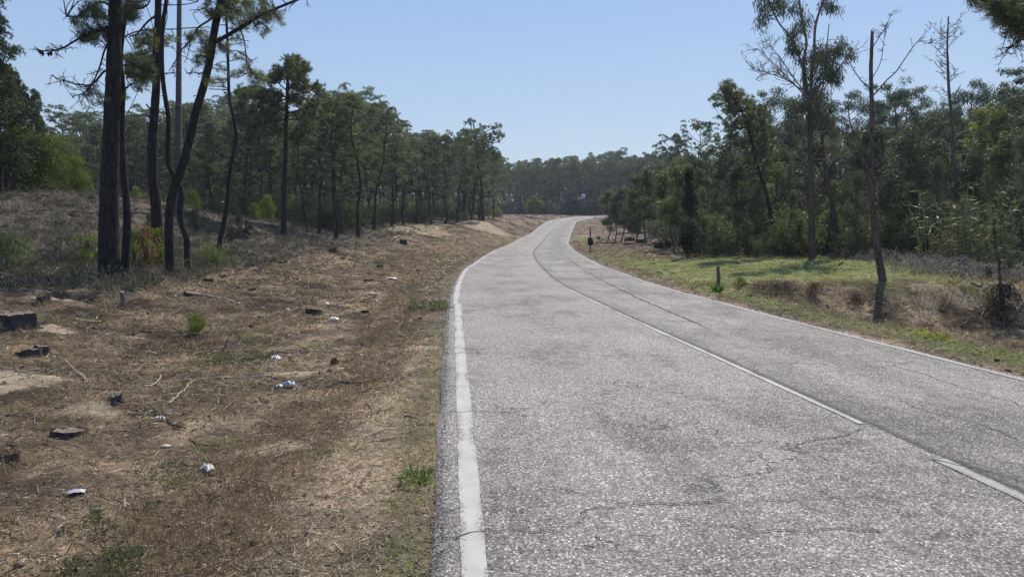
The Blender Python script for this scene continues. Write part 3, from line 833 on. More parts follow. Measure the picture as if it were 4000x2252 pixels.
def euc_arrays(H=12., crown=.5, r=2.2, nl=26, per=150, L=.22, W=.045, lean=(0, 0), cols=EUC, r0=None):
    """tall bare-stemmed eucalyptus with rounded hanging leaf bunches"""
    tr = MB(); cr = MB()
    T_ = grow_trunk(H * .9, lean, .8); r0 = r0 or .012 * H
    hh = T_[:, 2] / (H * .9)
    tube(tr, T_, r0 * (1 - .8 * hh), 7, .05, (.13, .10, .085))
    for b in range(nl):
        f = (b + .5) / nl; h = 1 - crown + crown * .85 * f
        p0 = np.array([np.interp(h * H, T_[:, 2], T_[:, 0]), np.interp(h * H, T_[:, 2], T_[:, 1]), min(h * H, H * .88)])
        a_ = b * 2.4 + rng.normal() * .4; ln = r * (.45 + .75 * rng.random()) * (1.1 - .5 * f)
        e = p0 + np.array([math.cos(a_) * ln, math.sin(a_) * ln, ln * (.5 + .6 * rng.random())])
        tube(tr, catmull([p0, (p0 + e) / 2 + (0, 0, .1), e], 3), np.linspace(.03, .008, 7), 3, 0, (.12, .10, .085), cap=False)
        cl = .42 * (.6 + .8 * rng.random())
        for s in range(2):
            c = e + rng.normal(size=3) * .3 * (1, 1, .6)
            m = per // 2; d = rdir(m)
            C = c + d * (rng.random((m, 1)) ** .5) * cl * (1, 1, .85)
            tone = np.clip(.3 + .3 * d[:, 2] + rng.normal() * .15 + rng.normal(size=m) * .15, 0, 1)
            leaves(cr, C, unit(d * .5 + rdir(m) * .5 + (0, 0, -.9)), L, W, mixc(*cols, tone), .35)
    return tr, cr
TREES = {}
class Tmpl:
    def __init__(s, kind, arr, H):
        s.kind = kind; s.H = H; s.tr, s.cr = arr
        s.root = None
        s.mt = s.mc = None
    def meshes(s):
        if s.mt is None:
            V, F, C = s.tr.arrays(); o = mk('trunk', V, F, M_bark, None, True, C); s.mt = o.data; bpy.data.objects.remove(o)
            V, F, C = s.cr.arrays(); o = mk('crown', V, F, M_needle if s.kind == 'pine_tree' else M_leaf, None, False, C); s.mc = o.data; bpy.data.objects.remove(o)
        return s.mt, s.mc
def place(t, x, y, H, label, cat, group=None, name=None, rz=None, wide=1.0, sink=.05, z=None):
    mt, mc = t.meshes()
    z = float(zt(x, y)) if z is None else z
    r = thing(name or t.kind, label, cat, (x, y, z - sink), rng.random() * 6.28 if rz is None else rz, group)
    s = H / t.H; r.scale = (s * wide, s * wide, s)
    for nme, me in (('trunk', mt), ('crown', mc)):
        c = bpy.data.objects.new(nme, me); COL.objects.link(c); c.parent = r
    return r
PINE = [Tmpl('pine_tree', pine_arrays(9, .42, .23, 17, (.03, 0), .6, clump=.27, ntuft=17, nl=.19, nw=.040, sub=4), 9),
        Tmpl('pine_tree', pine_arrays(9, .24, .23, 24, (.08, .03), .7, clump=.26, ntuft=16, nl=.19, nw=.040, sub=4), 9),
        Tmpl('pine_tree', pine_arrays(9, .52, .25, 14, (-.10, .05), 1.2, clump=.29, ntuft=18, nl=.20, nw=.040), 9),
        Tmpl('pine_tree', pine_arrays(9, .34, .20, 19, (.13, -.05), .7, clump=.26, ntuft=16, nl=.19, nw=.040), 9),
        Tmpl('pine_tree', pine_arrays(9, .12, .22, 34, (0, .0), 1.0, top=.3, clump=.25, ntuft=15, nl=.19, nw=.040), 9),
        Tmpl('pine_tree', pine_arrays(9, .46, .19, 15, (.05, .1), 1.0, clump=.26, ntuft=17, nl=.19, nw=.040, dead=9), 9)]
LIMY = ((.06, .075, .025), (.26, .29, .08)); DRKY = ((.026, .038, .022), (.095, .115, .055)); GRAY = ((.055, .066, .045), (.21, .225, .145))
YOUNG = [Tmpl('young_eucalyptus', leafy_arrays(7, 1.35, .12, 6000, .17, .045, ACA, .8, 3, 46, taper=.6, lump=.33), 7),
         Tmpl('young_eucalyptus', leafy_arrays(7, 1.6, .05, 7000, .17, .045, DRKY, .5, 4, 54, taper=.45, lump=.32), 7),
         Tmpl('young_eucalyptus', leafy_arrays(7, 1.1, .24, 4000, .18, .045, EUC, .9, 2, 34, taper=.5, lump=.36), 7),
         Tmpl('young_eucalyptus', leafy_arrays(7, 1.3, .16, 5000, .17, .045, LIMY, .7, 3, 42, taper=.55, lump=.32), 7),
         Tmpl('young_eucalyptus', leafy_arrays(7, 1.5, .08, 7000, .13, .030, GRAY, -.3, 4, 50, taper=.6, lump=.32), 7),
         Tmpl('young_eucalyptus', leafy_arrays(7, 1.2, .30, 3600, .18, .045, DRKY, .9, 4, 30, taper=.4, lump=.38), 7)]
SAPL = [Tmpl('eucalyptus_sapling', leafy_arrays(5, .62, .36, 2300, .17, .045, ((.045, .065, .02), (.13, .16, .05)), .8, 1, 22, taper=.5, lump=.55), 5),
        Tmpl('eucalyptus_sapling', leafy_arrays(5, .72, .30, 2600, .17, .045, ((.045, .065, .02), (.12, .16, .045)), .8, 1, 24, taper=.45, lump=.55), 5)]
GUM = [Tmpl('eucalyptus_tree', euc_arrays(12, .42, 1.9, 26, 190), 12), Tmpl('eucalyptus_tree', euc_arrays(12, .55, 2.1, 32, 180, lean=(.04, 0)), 12)]
CYP = Tmpl('cypress_tree', leafy_arrays(6, .85, .02, 9000, .16, .035, ((.012, .022, .012), (.030, .048, .020)), -.5, 2, 46, taper=.75, lump=.5), 6)
BUSH = [Tmpl('shrub', leafy_arrays(1.6, .9, .0, 1500, .13, .045, ACA, .1, 4, 18, taper=.2, lump=.5), 1.6),
        Tmpl('shrub', leafy_arrays(1.6, .9, .0, 1500, .12, .03, ((.06, .07, .035), (.15, .15, .075)), -.1, 4, 18, taper=.3, lump=.45), 1.6)]
def world_at(u, y):
    a, _ = ray(u, 547); return a * y, y
def top_h(u, v, y):
    _, b = ray(u, v); x, _y = world_at(u, y)
    return CAMH + b * y - float(zt(x, y))

# ---- pines of the left wood.  skyline: picture column -> row of the tree tops
SKY_L = np.array([(130, 345), (195, 300), (240, 300), (330, 300), (385, 285), (440, 300), (500, 270), (540, 258), (580, 300), (610, 236), (660, 245), (700, 262), (760, 300), (800, 255), (860, 250), (905, 258), (940, 285), (970, 312), (1000, 345), (1060, 350), (1120, 345), (1180, 340), (1245, 380), (1262, 408), (1320, 408), (1400, 404), (1480, 402), (1545, 384), (1600, 392), (1680, 396), (1760, 400)])
def skyl(u): return float(np.interp(u, SKY_L[:, 0], SKY_L[:, 1]))
GL = 'pines of the wood left of the road'
def hill_depth(u): return float(np.interp(u, [100, 300, 560, 700, 850, 1000, 1100, 1200, 1250, 1300, 1500], [52, 52, 50, 46, 45, 66, 76, 92, 108, 172, 178]))
# front row trees one can pick out: trunk base column, depth, top row, template, width, label
front = [
 (772, 43, 330, 3, .9, 'pine with a thin grey trunk just right of the tall lone pine'),
 (800, 44.5, 280, 2, 1., 'crooked pine leaning left at the corner of the left wood'),
 (842, 42, 262, 0, 1.1, 'broad pine with twin-looking stout trunk where heath meets cleared ground'),
 (862, 46, 252, 1, 1.0, 'tall pine just behind the stout twin-trunk one'),
 (900, 43.5, 258, 5, 1.05, 'straight pine with bare dark trunk at the edge of the heath'),
 (940, 52, 285, 3, 1.0, 'pine standing behind the straight one at the heath edge'),
 (985, 62, 330, 0, 1.0, 'slanting pine behind the first pile of pale sand'),
 (1015, 66, 355, 2, 1.0, 'dark pine rising straight behind the pale sand pile'),
 (1048, 70, 352, 3, 1.0, 'pine over the right half of the pale sand pile'),
 (1085, 74, 350, 1, 1.0, 'slim pine between the two pale sand piles'),
 (1120, 78, 352, 0, 1.0, 'pine left of the second sand pile'),
 (1150, 84, 345, 5, 1.0, 'leaning pine just left of the second sand pile'),
 (1185, 88, 338, 3, 1.0, 'pine above the second sand pile on the bank'),
 (1215, 98, 350, 4, 1.0, 'bushy pine at the right end of the left wood'),
 (1240, 106, 392, 0, 1.0, 'last low pine before the left wood drops to the far row'),
]
for (u, y, v, ti, wd, lab) in front:
    x, y = world_at(u, y); place(PINE[ti], x, y, top_h(u, v, y) * .98, lab, 'pine tree', GL, wide=wd)
for layer in range(6):
    us = np.arange(150 + layer * 13, 1262, 56 - 3 * layer)
    for u in us:
        u = u + rng.normal() * 12
        d = hill_depth(u) + 4 + layer * (6.5 + 1.5 * layer) + rng.random() * 5
        if d > 165: continue
        f = .72 + .30 * rng.random() if layer < 3 else .80 + .25 * rng.random()
        x, y = world_at(u, d); h = top_h(u, skyl(u) + 2, d) * f
        ti = int(rng.choice([0, 1, 2, 3, 4, 5, 1, 4])) if layer > 1 else int(rng.choice([1, 4, 0, 3]))
        place(PINE[ti], x, y, h, 'dark pine among many alike inside the wood left of the road', 'pine tree', GL, wide=.95 + .25 * rng.random())
# ---- far row behind the bend
GF = 'far pines behind the bend'
for layer in range(4):
    for u in np.arange(1246 + layer * 7, 1760, 20):
        u = u + rng.normal() * 5
        d = 176 + layer * 9 + rng.random() * 6
        if u > 1560 and layer == 0: d += 6
        x, y = world_at(u, d); h = top_h(u, skyl(u) + rng.normal() * 5 + 6, d) * (1 if layer > 1 else .78 + .25 * rng.random())
        place(PINE[int(rng.integers(0, 6)) if layer < 2 else int(rng.choice([1, 4, 3]))], x, y, h, 'distant pine in the dense row behind the bend of the road', 'pine tree', GF, wide=.85 + .2 * rng.random())
# wood beyond: one mass, built from the same trees
def merge(name, items, label, trunkmat, leafm, kind='stuff'):
    Vs = []; Fs = []; Cs = []; n = 0; Vt = []; Ft = []; Ct = []; m = 0
    for (t, x, y, z, s, a_, wd) in items:
        ca, sa = math.cos(a_), math.sin(a_)
        for src, which in ((t.cr, 0), (t.tr, 1)):
            V, F, C = src.arrays()
            if which == 0 and len(F) > 2500:
                keep = rng.choice(len(F) , 2500, replace=False); F = F[keep]
                V = V[F.ravel()]; C = C[F.ravel()]; 
                c0 = V.reshape(-1, 4, 3).mean(1, keepdims=True); V = ((V.reshape(-1, 4, 3) - c0) * 1.9 + c0).reshape(-1, 3)
                F = np.arange(len(V)).reshape(-1, 4)
            V = V * s * np.array([wd, wd, 1]); V = np.c_[V[:, 0] * ca - V[:, 1] * sa + x, V[:, 0] * sa + V[:, 1] * ca + y, V[:, 2] + z]
            if which == 0: Vs.append(V); Fs.append(F + n); Cs.append(C); n += len(V)
            else: Vt.append(V); Ft.append(F + m); Ct.append(C); m += len(V)
    V = np.vstack(Vs + Vt); F = np.vstack(Fs + [f + n for f in Ft]); C = np.vstack(Cs + Ct)
    return tag(mk(name, V, F, leafm, col=C), label, None, kind=kind)
items = []
for u in np.arange(-150, 1900, 19):
    for q in range(2):
        d = 215 + q * 18 + rng.random() * 12
        x, y = world_at(u, d); v = skyl(np.clip(u, 150, 1750)) + 16
        if u < 1240: v = min(v, 470) if u < 150 else v + 25
        h = max(5, (top_h(u, v, d)) * .95); t = PINE[4 if q else 1]
        items.append((t, x, y, float(zt(x, y)) - .5, min(h, 26) / 9, rng.random() * 6.28, 1.0))
merge('distant_wood', items, 'dark wood closing the view far behind the pines', M_bark, M_needle)
# undergrowth inside the woods
items = []
for (u0, u1, nn) in ((160, 1250, 190), (1235, 1580, 320)):
    for q in range(nn):
        u = u0 + (u1 - u0) * rng.random(); d = hill_depth(u) + 2.5 + rng.random() ** 1.3 * 45
        if u0 > 1200: d = max(hill_depth(u), 172) + 6 + rng.random() * 40
        x, y = world_at(u, d); items.append((BUSH[int(rng.integers(0, 2))], x, y, float(zt(x, y)) - .1, (.6 + 1.1 * rng.random()) * (1 if u0 < 1200 else 1.3), rng.random() * 6.28, 1.2 if u0 < 1200 else 1.9))
for q in range(170):
    u = 1560 + 1100 * rng.random(); d = float(np.interp(u, [1530, 1650, 1705, 1760, 1800, 2040, 2400, 2620], [100, 74, 52, 35, 33, 31, 27, 24])) + rng.random() ** 1.5 * 40
    x, y = world_at(u, d); items.append((BUSH[int(rng.integers(0, 2))], x, y, float(zt(x, y)) - .1, (.5 + .9 * rng.random()), rng.random() * 6.28, 1.2))
merge('undergrowth', items, 'scrubby green undergrowth filling the floor of the woods', M_bark, M_leaf)

# ---- right wood
GR = 'leafy trees of the wood right of the road'
SKY_R = np.array([(1530, 500), (1560, 450), (1600, 420), (1640, 405), (1690, 400), (1740, 395), (1800, 380), (1860, 350), (1950, 330), (2050, 350), (2150, 330), (2250, 320), (2330, 300), (2400, 310), (2460, 280), (2520, 250), (2600, 210), (2750, 180)])
def skyr(u): return float(np.interp(u, SKY_R[:, 0], SKY_R[:, 1]))
def rdepth(u): return float(np.interp(u, [1530, 1600, 1650, 1705, 1760, 1850, 2040, 2200, 2400, 2620], [95, 78, 62, 36, 33.5, 32, 31.5, 30, 28, 26]))
fr = [
 (1528, 66, 478, 'S0', 1.5, 'thin eucalyptus sapling first in line where the clearing meets the bend'),
 (1547, 64, 490, 'S1', 1.5, 'eucalyptus sapling second in line at the clearing'),
 (1562, 63, 470, 'S0', 1.5, 'eucalyptus sapling with crossed pale sticks at its foot'),
 (1600, 58, 440, 'S1', 1.4, 'slender young tree behind the crossed sticks'),
 (1625, 54, 425, 'S0', 1.4, 'young tree over the heap of broken branches'),
 (1672, 44, 428, 'S1', 1.5, 'bushy young tree behind the root heap'),
 (1700, 39, 415, 'S0', 1.4, 'tall young eucalyptus left of the black cypress'),
 (1765, 33, 470, 'Y1', .9, 'grey green young tree touching the black cypress'),
 (1800, 31.5, 540, 'Y1', 1.2, 'round low bushy tree at the near edge of the lawn'),
 (1850, 34, 400, 'Y0', 1.1, 'young eucalyptus behind the bushy lawn-edge tree'),
 (1880, 31, 530, 'Y2', 1.2, 'low leafy tree left of the leaning pine foot'),
 (1905, 33, 440, 'Y1', 1.0, 'young eucalyptus just left of the leaning pine'),
 (1990, 31.5, 480, 'Y1', 1.2, 'dark bushy young tree between the leaning pine and the tall eucalyptus'),
 (2090, 32, 455, 'Y0', 1.1, 'young tree just right of the tall eucalyptus'),
 (2150, 30.5, 430, 'Y1', 1.1, 'pale green young tree behind the broken trunk'),
 (2235, 29.5, 420, 'Y1', 1.2, 'broad yellow green tree right of the broken trunk'),
 (2290, 29, 460, 'Y0', 1.2, 'leafy young tree above the bramble tangle'),
 (2350, 28, 400, 'Y1', 1.1, 'young tree left of the thin dead tree'),
 (2440, 26, 380, 'Y1', 1.1, 'dark leafy tree behind the green canes'),
 (2510, 25, 340, 'Y0', 1.3, 'tall dark leafy tree behind the small roadside pine'),
 (2570, 23, 330, 'Y1', 1.2, 'dark leafy tree at the right edge of the picture'),
]
for (u, y, v, t, wd, lab) in fr:
    tm = SAPL[int(t[1])] if t[0] == 'S' else YOUNG[(int(t[1]) + int(rng.integers(0, 2)) * 3) % 6]
    x, y = world_at(u, y); place(tm, x, y, top_h(u, v, y), lab, 'young tree', GR, name=tm.kind, wide=wd)
for layer in range(4):
    for u in np.arange(1585 + layer * 17, 2760, 50):
        u = u + rng.normal() * 10; d = rdepth(u) + 3.5 + layer * 5 + rng.random() * 3.5
        x, y = world_at(u, d); h = top_h(u, skyr(u) + 30 * (3 - layer) * rng.random() + rng.normal() * 6, d)
        place(YOUNG[int(rng.integers(0, 6))], x, y, max(h, 3), 'leafy young tree among many alike in the wood right of the road', 'young tree', GR, wide=1.1 + .3 * rng.random())
x, y = world_at(1731, 31.5); place(CYP, x, y, top_h(1731, 425, y), 'narrow black green cypress-like tree at the near corner of the lawn', 'cypress tree', wide=1.05)
x, y = world_at(1712, 36); 
GT = 'taller trees behind the right wood'
for i in range(16):
    u = 1775 + 40 * i + rng.normal() * 10; d = rdepth(u) - 1.2 - rng.random(); x, y = world_at(u, d)
    place(BUSH[0] if i % 2 else SAPL[i // 2 % 2], x, y, .7 + 1.1 * rng.random(), 'small fresh green sapling in the row along the back of the lawn', 'sapling', 'small fresh saplings along the back of the lawn', name='sapling', wide=.8 if i % 2 else 1.3)
back = [
 (1672, 95, 345, 'P5', 1.0, 'small pine with a bent top against the sky left of the wide pine'),
 (1705, 90, 372, 'P2', .9, 'low pine with two dark puffs on the skyline'),
 (1752, 70, 318, 'P0', .85, 'wide layered pine standing above the right wood'),
 (1790, 66, 345, 'P3', .9, 'pine partly hidden behind the wide layered one'),
 (1850, 46, 255, 'P1', 1.0, 'tall grey green pine left of the leaning pine'),
 (1900, 44, 262, 'P4', 1.0, 'bushy pine in front of the eucalyptus crowns'),
 (1935, 48, 205, 'G0', 1.2, 'eucalyptus with a round dark crown left of the tall thin-leaved one'),
 (1990, 50, 225, 'G1', 1.0, 'dark eucalyptus crown just behind the tall thin-leaved one'),
 (2140, 48, 212, 'G0', 1.1, 'round eucalyptus crown left of the broken trunk top'),
 (2205, 46, 190, 'G1', 1.2, 'large rounded eucalyptus crown behind the broken trunk'),
 (2262, 50, 205, 'G0', 1.1, 'round eucalyptus crown right of the broken trunk'),
 (2345, 50, 238, 'G0', 1.0, 'low eucalyptus crown left of the thin dead tree'),
 (2400, 48, 245, 'G1', .8, 'eucalyptus crown behind the thin dead tree'),
 (2445, 44, 182, 'G0', 1.0, 'eucalyptus with two puffs of leaves right of the thin dead tree'),
 (2495, 44, 190, 'G1', .9, 'eucalyptus between the two-puff one and the frame edge'),
 (2562, 40, 142, 'G1', 1.3, 'massive dark eucalyptus at the right edge of the picture'),
 (2180, 42, 330, 'P4', 1.1, 'yellow green pine in front of the rounded eucalyptus crowns'),
 (2100, 42, 380, 'P1', 1.0, 'pine filling the gap behind the tall eucalyptus'),
 (2310, 46, 300, 'P1', 1.0, 'pine below the low eucalyptus crown'),
]
for (u, y, v, t, wd, lab) in back:
    tm = PINE[int(t[1])] if t[0] == 'P' else GUM[int(t[1])]
    x, y = world_at(u, y); place(tm, x, y, top_h(u, v, y) * .97, lab, 'pine tree' if t[0] == 'P' else 'eucalyptus', GT, wide=wd)
for u in np.arange(1860, 2740, 62):
    u = u + rng.normal() * 12; d = 56 + rng.random() * 12; x, y = world_at(u, d)
    v = float(np.interp(u, [1860, 2000, 2100, 2300, 2450, 2600, 2740], [330, 280, 320, 290, 260, 210, 180]))
    place(GUM[int(rng.integers(0, 2))], x, y, top_h(u, v, d), 'dark eucalyptus among others alike at the back of the right wood', 'eucalyptus', GT, wide=1.2)

# ---- far left group
GB = 'tall dark trees beyond the dune'
fl = [(2, 28, -25, .8, 'tallest dark spiky pine cut by the left edge of the picture'), (-60, 27, 60, .9, 'dark pine mostly outside the left edge'),
      (21, 29, 143, .8, 'dark spiky pine second from the left edge'), (40, 30, 172, .7, 'dark spiky pine third from the left edge'),
      (64, 31, 190, .65, 'dark spiky pine with a lone slender tip on the dune crest'), (84, 32, 225, .7, 'dark pine between the slender tipped one and the sloping one'), (103, 32, 232, .6, 'sloping dark pine tip above the lime green tree'),
      (118, 33, 296, .7, 'last and lowest dark pine of the left edge group')]
DARKP = Tmpl('pine_tree', pine_arrays(9, .06, .17, 46, (0, 0), .5, top=.3, clump=.26, ntuft=18, nl=.17, nw=.035, cols=((.030, .045, .024), (.09, .115, .05)), flat=1.2), 9)
for (u, y, v, wd, lab) in fl:
    x, y = world_at(u, y); place(DARKP, x, y, top_h(u, v, y), lab, 'pine tree', GB, wide=wd * 1.15)
t = Tmpl('broadleaf_tree', leafy_arrays(4, 1.9, .0, 9000, .15, .06, ((.045, .06, .015), (.11, .15, .03)), .2, 4, 50, taper=.3, lump=.42), 4)
x, y = world_at(20, 30); place(t, x, y, 2.8, 'dense dark broadleaf tree below the spiky pines at far left', 'broadleaf tree', GB, wide=1.2)
x, y = world_at(110, 31.5); place(t, x, y, 2.5, 'dense rounded tree between the dark pines and the lime one', 'broadleaf tree', GB, wide=1.0)
t = Tmpl('broadleaf_tree', leafy_arrays(4, 1.9, .0, 9000, .15, .06, ((.08, .11, .02), (.22, .26, .05)), .2, 4, 50, taper=.3, lump=.42), 4)
x, y = world_at(200, 34); place(t, x, y, top_h(200, 398, 34), 'lime green leafy tree at the left foot of the thick pine trunks', 'broadleaf tree', GB, wide=.85)
x, y = world_at(158, 36); place(t, x, y, top_h(158, 350, 36), 'yellow green tree partly behind the lime one', 'broadleaf tree', GB, wide=.8)
for (u, d, v, lab) in ((345, 40, 470, 'small lime shrub seen between the thick pines'), (490, 44, 480, 'lime green shrub behind the leaning trunk'), (672, 46, 492, 'yellow green shrub left of the tall lone pine'), (640, 43, 515, 'pale green shrub on the dune crest')):
    x, y = world_at(u, d); place(t, x, y, max(1.0, top_h(u, v, d)), lab, 'shrub', 'bright shrubs on the dune', name='shrub', wide=.8)
#@@PART3
# ------------------------------------------------------------------ the near trees, traced limb by limb in their own plane of depth
PXM = lambda y: y / FD                                     # metres per picture pixel at depth y
class Tree:
    def __init__(s, name, label, cat, base, y=None, group=None, bark=BARKC, sink=.12):
        g = gp(*base) if y is None else None
        s.y = g[1] if y is None else y
        b = P(base[0], base[1], s.y); b[2] = float(zt(b[0], b[1]))
        s.o = b - (0, 0, sink); s.tr = MB(); s.cr = MB(); s.bark = bark; s.paths = []
        s.root = thing(name, label, cat, s.o, 0, group)
    def W(s, u, v, dy=0): return P(u, v, s.y + dy) - s.o
    def limb(s, pts, w0, w1, sides=8, rough=.06, dy=(0, 0), n=6, keep=True, flare=False, c=None):
        """pts in picture px; w0, w1 widths in px at the first and last point"""
        q = np.array([s.W(u, v, dy[0] + (dy[1] - dy[0]) * i / max(1, len(pts) - 1)) for i, (u, v) in enumerate(pts)])
        if flare: q = np.vstack([q[0] - (0, 0, .35), q])
        p = catmull(q, n); m = PXM(s.y) / 2
        r = np.linspace(w0, w1, len(p)) * m
        if flare: r = r * (1 + .38 * np.exp(-np.arange(len(p)) / 2.2))
        tube(s.tr, p, r, sides, rough, s.bark if c is None else c)
        if keep: s.paths.append(p)
        return p
    def twigs(s, p, n, ln, droop=.2, w=2.2, c=None, sub=3, side=None):
        ln *= PXM(s.y)
        for _ in range(n):
            a = p[int(rng.integers(len(p) // 4, len(p)))]
            d = rdir(1)[0] * (1, .8, .8) + (0, 0, -droop)
            if side is not None: d = d * .8 + np.array(side)
            L_ = ln * (.5 + .8 * rng.random())
            bend = rdir(1)[0] * .3
            q = catmull([a, a + d * L_ * .5 + bend * L_ * .4, a + d * L_ + (0, 0, .15 * L_) + bend * L_ * .2], 4)
            tube(s.tr, q, np.linspace(w, .8, len(q)) * PXM(s.y) / 2, 4, 0, TWIGC if c is None else c, cap=False)
            for k in range(sub):
                b = q[int(rng.integers(2, len(q)))]; e = b + (rdir(1)[0] * .8 + unit(d) * .6) * L_ * .35
                tube(s.tr, catmull([b, (b + e) / 2 + rdir(1)[0] * L_ * .06, e], 3), np.linspace(1.2, .6, 7) * PXM(s.y) / 2, 3, 0, TWIGC if c is None else c, cap=False)
    def nearest(s, c):
        best = None; bd = 1e9
        for p in s.paths:
            d = np.linalg.norm(p - c, axis=1); i = int(np.argmin(d))
            if d[i] < bd: bd = d[i]; best = p[i]
        return best
    def needles(s, u, v, ru, rv, n, tufts=8, dy=0, L=.15, W=.0085, k=12, dd=.35, stalk=True, tone=.45, cols=NEED):
        m = PXM(s.y)
        if W < .02: n = max(2, int(n * .62)); ru = ru * 1.12; rv = rv * 1.12
        for _ in range(n):
            a = rng.random() * 6.28; r = rng.random() ** .5
            c = s.W(u + ru * r * math.cos(a), v + rv * r * math.sin(a), dy + rng.normal() * dd)
            if stalk:
                b = s.nearest(c); mid = (b + c) / 2 + rdir(1)[0] * np.linalg.norm(c - b) * .15
                tube(s.tr, catmull([b, mid, c], 3), np.linspace(.014, .005, 7), 3, 0, TWIGC, cap=False)
                ax = unit(c - b + (0, 0, .05))
            else: ax = rdir(1)[0]
            t = rng.random(tufts)[:, None]
            C = c - ax * t * .20 + rng.normal(size=(tufts, 3)) * (.035 if W < .02 else .10)
            U = ax * 1.1 + rdir(tufts) * .8 + (0, 0, .2)
            needle_tufts(s.cr, C, U, L, W, k, np.clip(tone + rng.normal(size=tufts) * .2, 0, 1), cols, cone=.75)
    def bunch(s, u, v, ru, rv, n, per=60, dy=0, r=.28, L=.17, W=.032, dd=.5, cols=EUC, stalk=True, droop=1.1, tone=.4):
        for _ in range(n):
            a = rng.random() * 6.28; q = rng.random() ** .6
            c = s.W(u + ru * q * math.cos(a), v + rv * q * math.sin(a), dy + rng.normal() * dd)
            if stalk:
                b = s.nearest(c); mid = (b + c) / 2 + rdir(1)[0] * np.linalg.norm(c - b) * .12 + (0, 0, .06)
                tube(s.tr, catmull([b, mid, c], 3), np.linspace(.02, .006, 7), 3, 0, (.11, .09, .075), cap=False)
            d = rdir(per); C = c + d * (rng.random((per, 1)) ** .5) * r * (1, 1, 1.25)
            tn = np.clip(tone + .25 * d[:, 2] + rng.normal() * .15 + rng.normal(size=per) * .15, 0, 1)
            leaves(s.cr, C, unit(rdir(per) * .55 + (0, 0, -droop)), L, W, mixc(*cols, tn), .35)
    def done(s, leafm=None, trunk='trunk', crown='crown'):
        o = s.tr.build(trunk, M_bark, s.root)
        if s.cr.n: s.cr.build(crown, leafm or M_needle, s.root, smooth=False)
        return s.root
GN = 'pines standing near the cleared ground on the left'
# T1 - the thick one
t = Tree('pine_tree', 'thickest pine trunk nearest the camera on the left, bark almost black', 'pine tree', (276, 703), group=GN)
tr = t.limb([(276, 700), (274, 640), (274, 560), (275, 480), (278, 390), (281, 300), (285, 190), (288, 90), (289, 0), (286, -160), (290, -340)], 55, 22, 16, .045, n=9, flare=True)
a = t.limb([(284, 60), (258, 74), (232, 82), (205, 93), (180, 108), (155, 122), (130, 127), (104, 128), (88, 124)], 7, 2.5, 5, dy=(0, -.5)); t.twigs(a, 34, 26, .35, 2.0)
b = t.limb([(280, 175), (262, 180), (240, 205), (222, 214), (195, 212), (170, 206), (145, 198), (131, 188)], 6, 2, 5, dy=(0, .4)); t.twigs(b, 30, 34, .45)
c = t.limb([(278, 95), (262, 130), (252, 165), (238, 200), (222, 226), (205, 236), (182, 243)], 5, 2, 5, dy=(0, -.3)); t.twigs(c, 26, 30, .4)
d = t.limb([(283, 20), (255, 5), (225, 18), (195, 40), (166, 42)], 6, 2, 5, dy=(0, .3)); t.twigs(d, 14, 24, .1)
t.needles(232, 62, 44, 42, 40, 8); t.needles(255, 95, 22, 20, 14, 8); t.needles(200, 45, 20, 16, 9); t.needles(245, 20, 28, 16, 16)
t.needles(240, 245, 22, 12, 9, 7); t.needles(222, 262, 10, 8, 3, 6)
e = t.limb([(302, 30), (322, 10), (345, 22), (368, 15), (380, -5)], 7, 3, 5, dy=(0, -.4)); t.needles(338, 20, 34, 24, 26); t.needles(330, 55, 22, 14, 12)
for (u, v) in ((100, 125), (107, 130), (122, 131), (128, 130)):
    c0 = t.W(u, v, -.5 if v < 140 else .3); tube(t.tr, [c0, c0 + (0, 0, -.04), c0 + (0, 0, -.09)], [.018, .03, .008], 6, .1, (.05, .035, .028))
for (u, v, ru, rv, n) in ((250, -60, 70, 40, 40), (330, -90, 70, 40, 40), (290, -230, 120, 90, 90)): t.needles(u, v, ru, rv, n, dd=.9)
t.done()
# T2 - thinner trunk hugging T1
t = Tree('pine_tree', 'slender pine trunk hugging the right side of the thickest trunk', 'pine tree', (314, 692), group=GN)
t.limb([(314, 690), (317, 626), (320, 546), (316, 490), (309, 408), (306, 340), (307, 270), (309, 220), (303, 150), (312, 60), (330, -40), (335, -160)], 23, 8, 12, .05, dy=(0, .5), n=7, flare=True)
a = t.limb([(310, 228), (325, 215), (350, 204), (372, 185)], 5, 2, 5); t.twigs(a, 8, 22)
b = t.limb([(318, 200), (340, 230), (350, 222), (332, 262), (321, 282)], 3, 1.5, 4); t.twigs(b, 4, 14)
t.needles(348, 172, 36, 30, 40, 9); t.needles(362, 205, 22, 16, 16, 8); t.needles(325, 150, 18, 24, 14); t.needles(316, 240, 8, 12, 4, 6)
for (u, v, ru, rv, n) in ((340, -80, 60, 50, 40), (330, -180, 60, 50, 40)): t.needles(u, v, ru, rv, n, dd=.8)
t.done()
# T3
t = Tree('pine_tree', 'dark pine trunk between the thickest trunk and the leaning one', 'pine tree', (398, 655), group=GN)
t.limb([(398, 650), (397, 600), (394, 546), (391, 505), (384, 450), (383, 400), (383, 350), (388, 284), (392, 231), (394, 160), (396, 89), (398, 0), (402, -120), (396, -260)], 30, 13, 13, .05, n=7, flare=True)
a = t.limb([(405, 13), (440, 13), (470, 11), (497, 5)], 3, 2, 5)
b = t.limb([(393, 73), (430, 74), (470, 71), (527, 68)], 3.5, 2, 5); b2 = t.limb([(393, 73), (360, 76), (330, 84), (305, 96)], 4, 2.5, 5, dy=(0, .3)); t.twigs(b2, 8, 18)
c = t.limb([(392, 40), (375, 52), (360, 68), (345, 85), (325, 92)], 6, 3, 5, dy=(0, .4))
d = t.limb([(390, 130), (376, 100), (368, 80), (360, 62)], 5, 2, 5)
e = t.limb([(388, 284), (372, 268), (368, 262)], 5, 3.5, 5); e2 = t.limb([(380, 300), (367, 287)], 5, 3, 5)
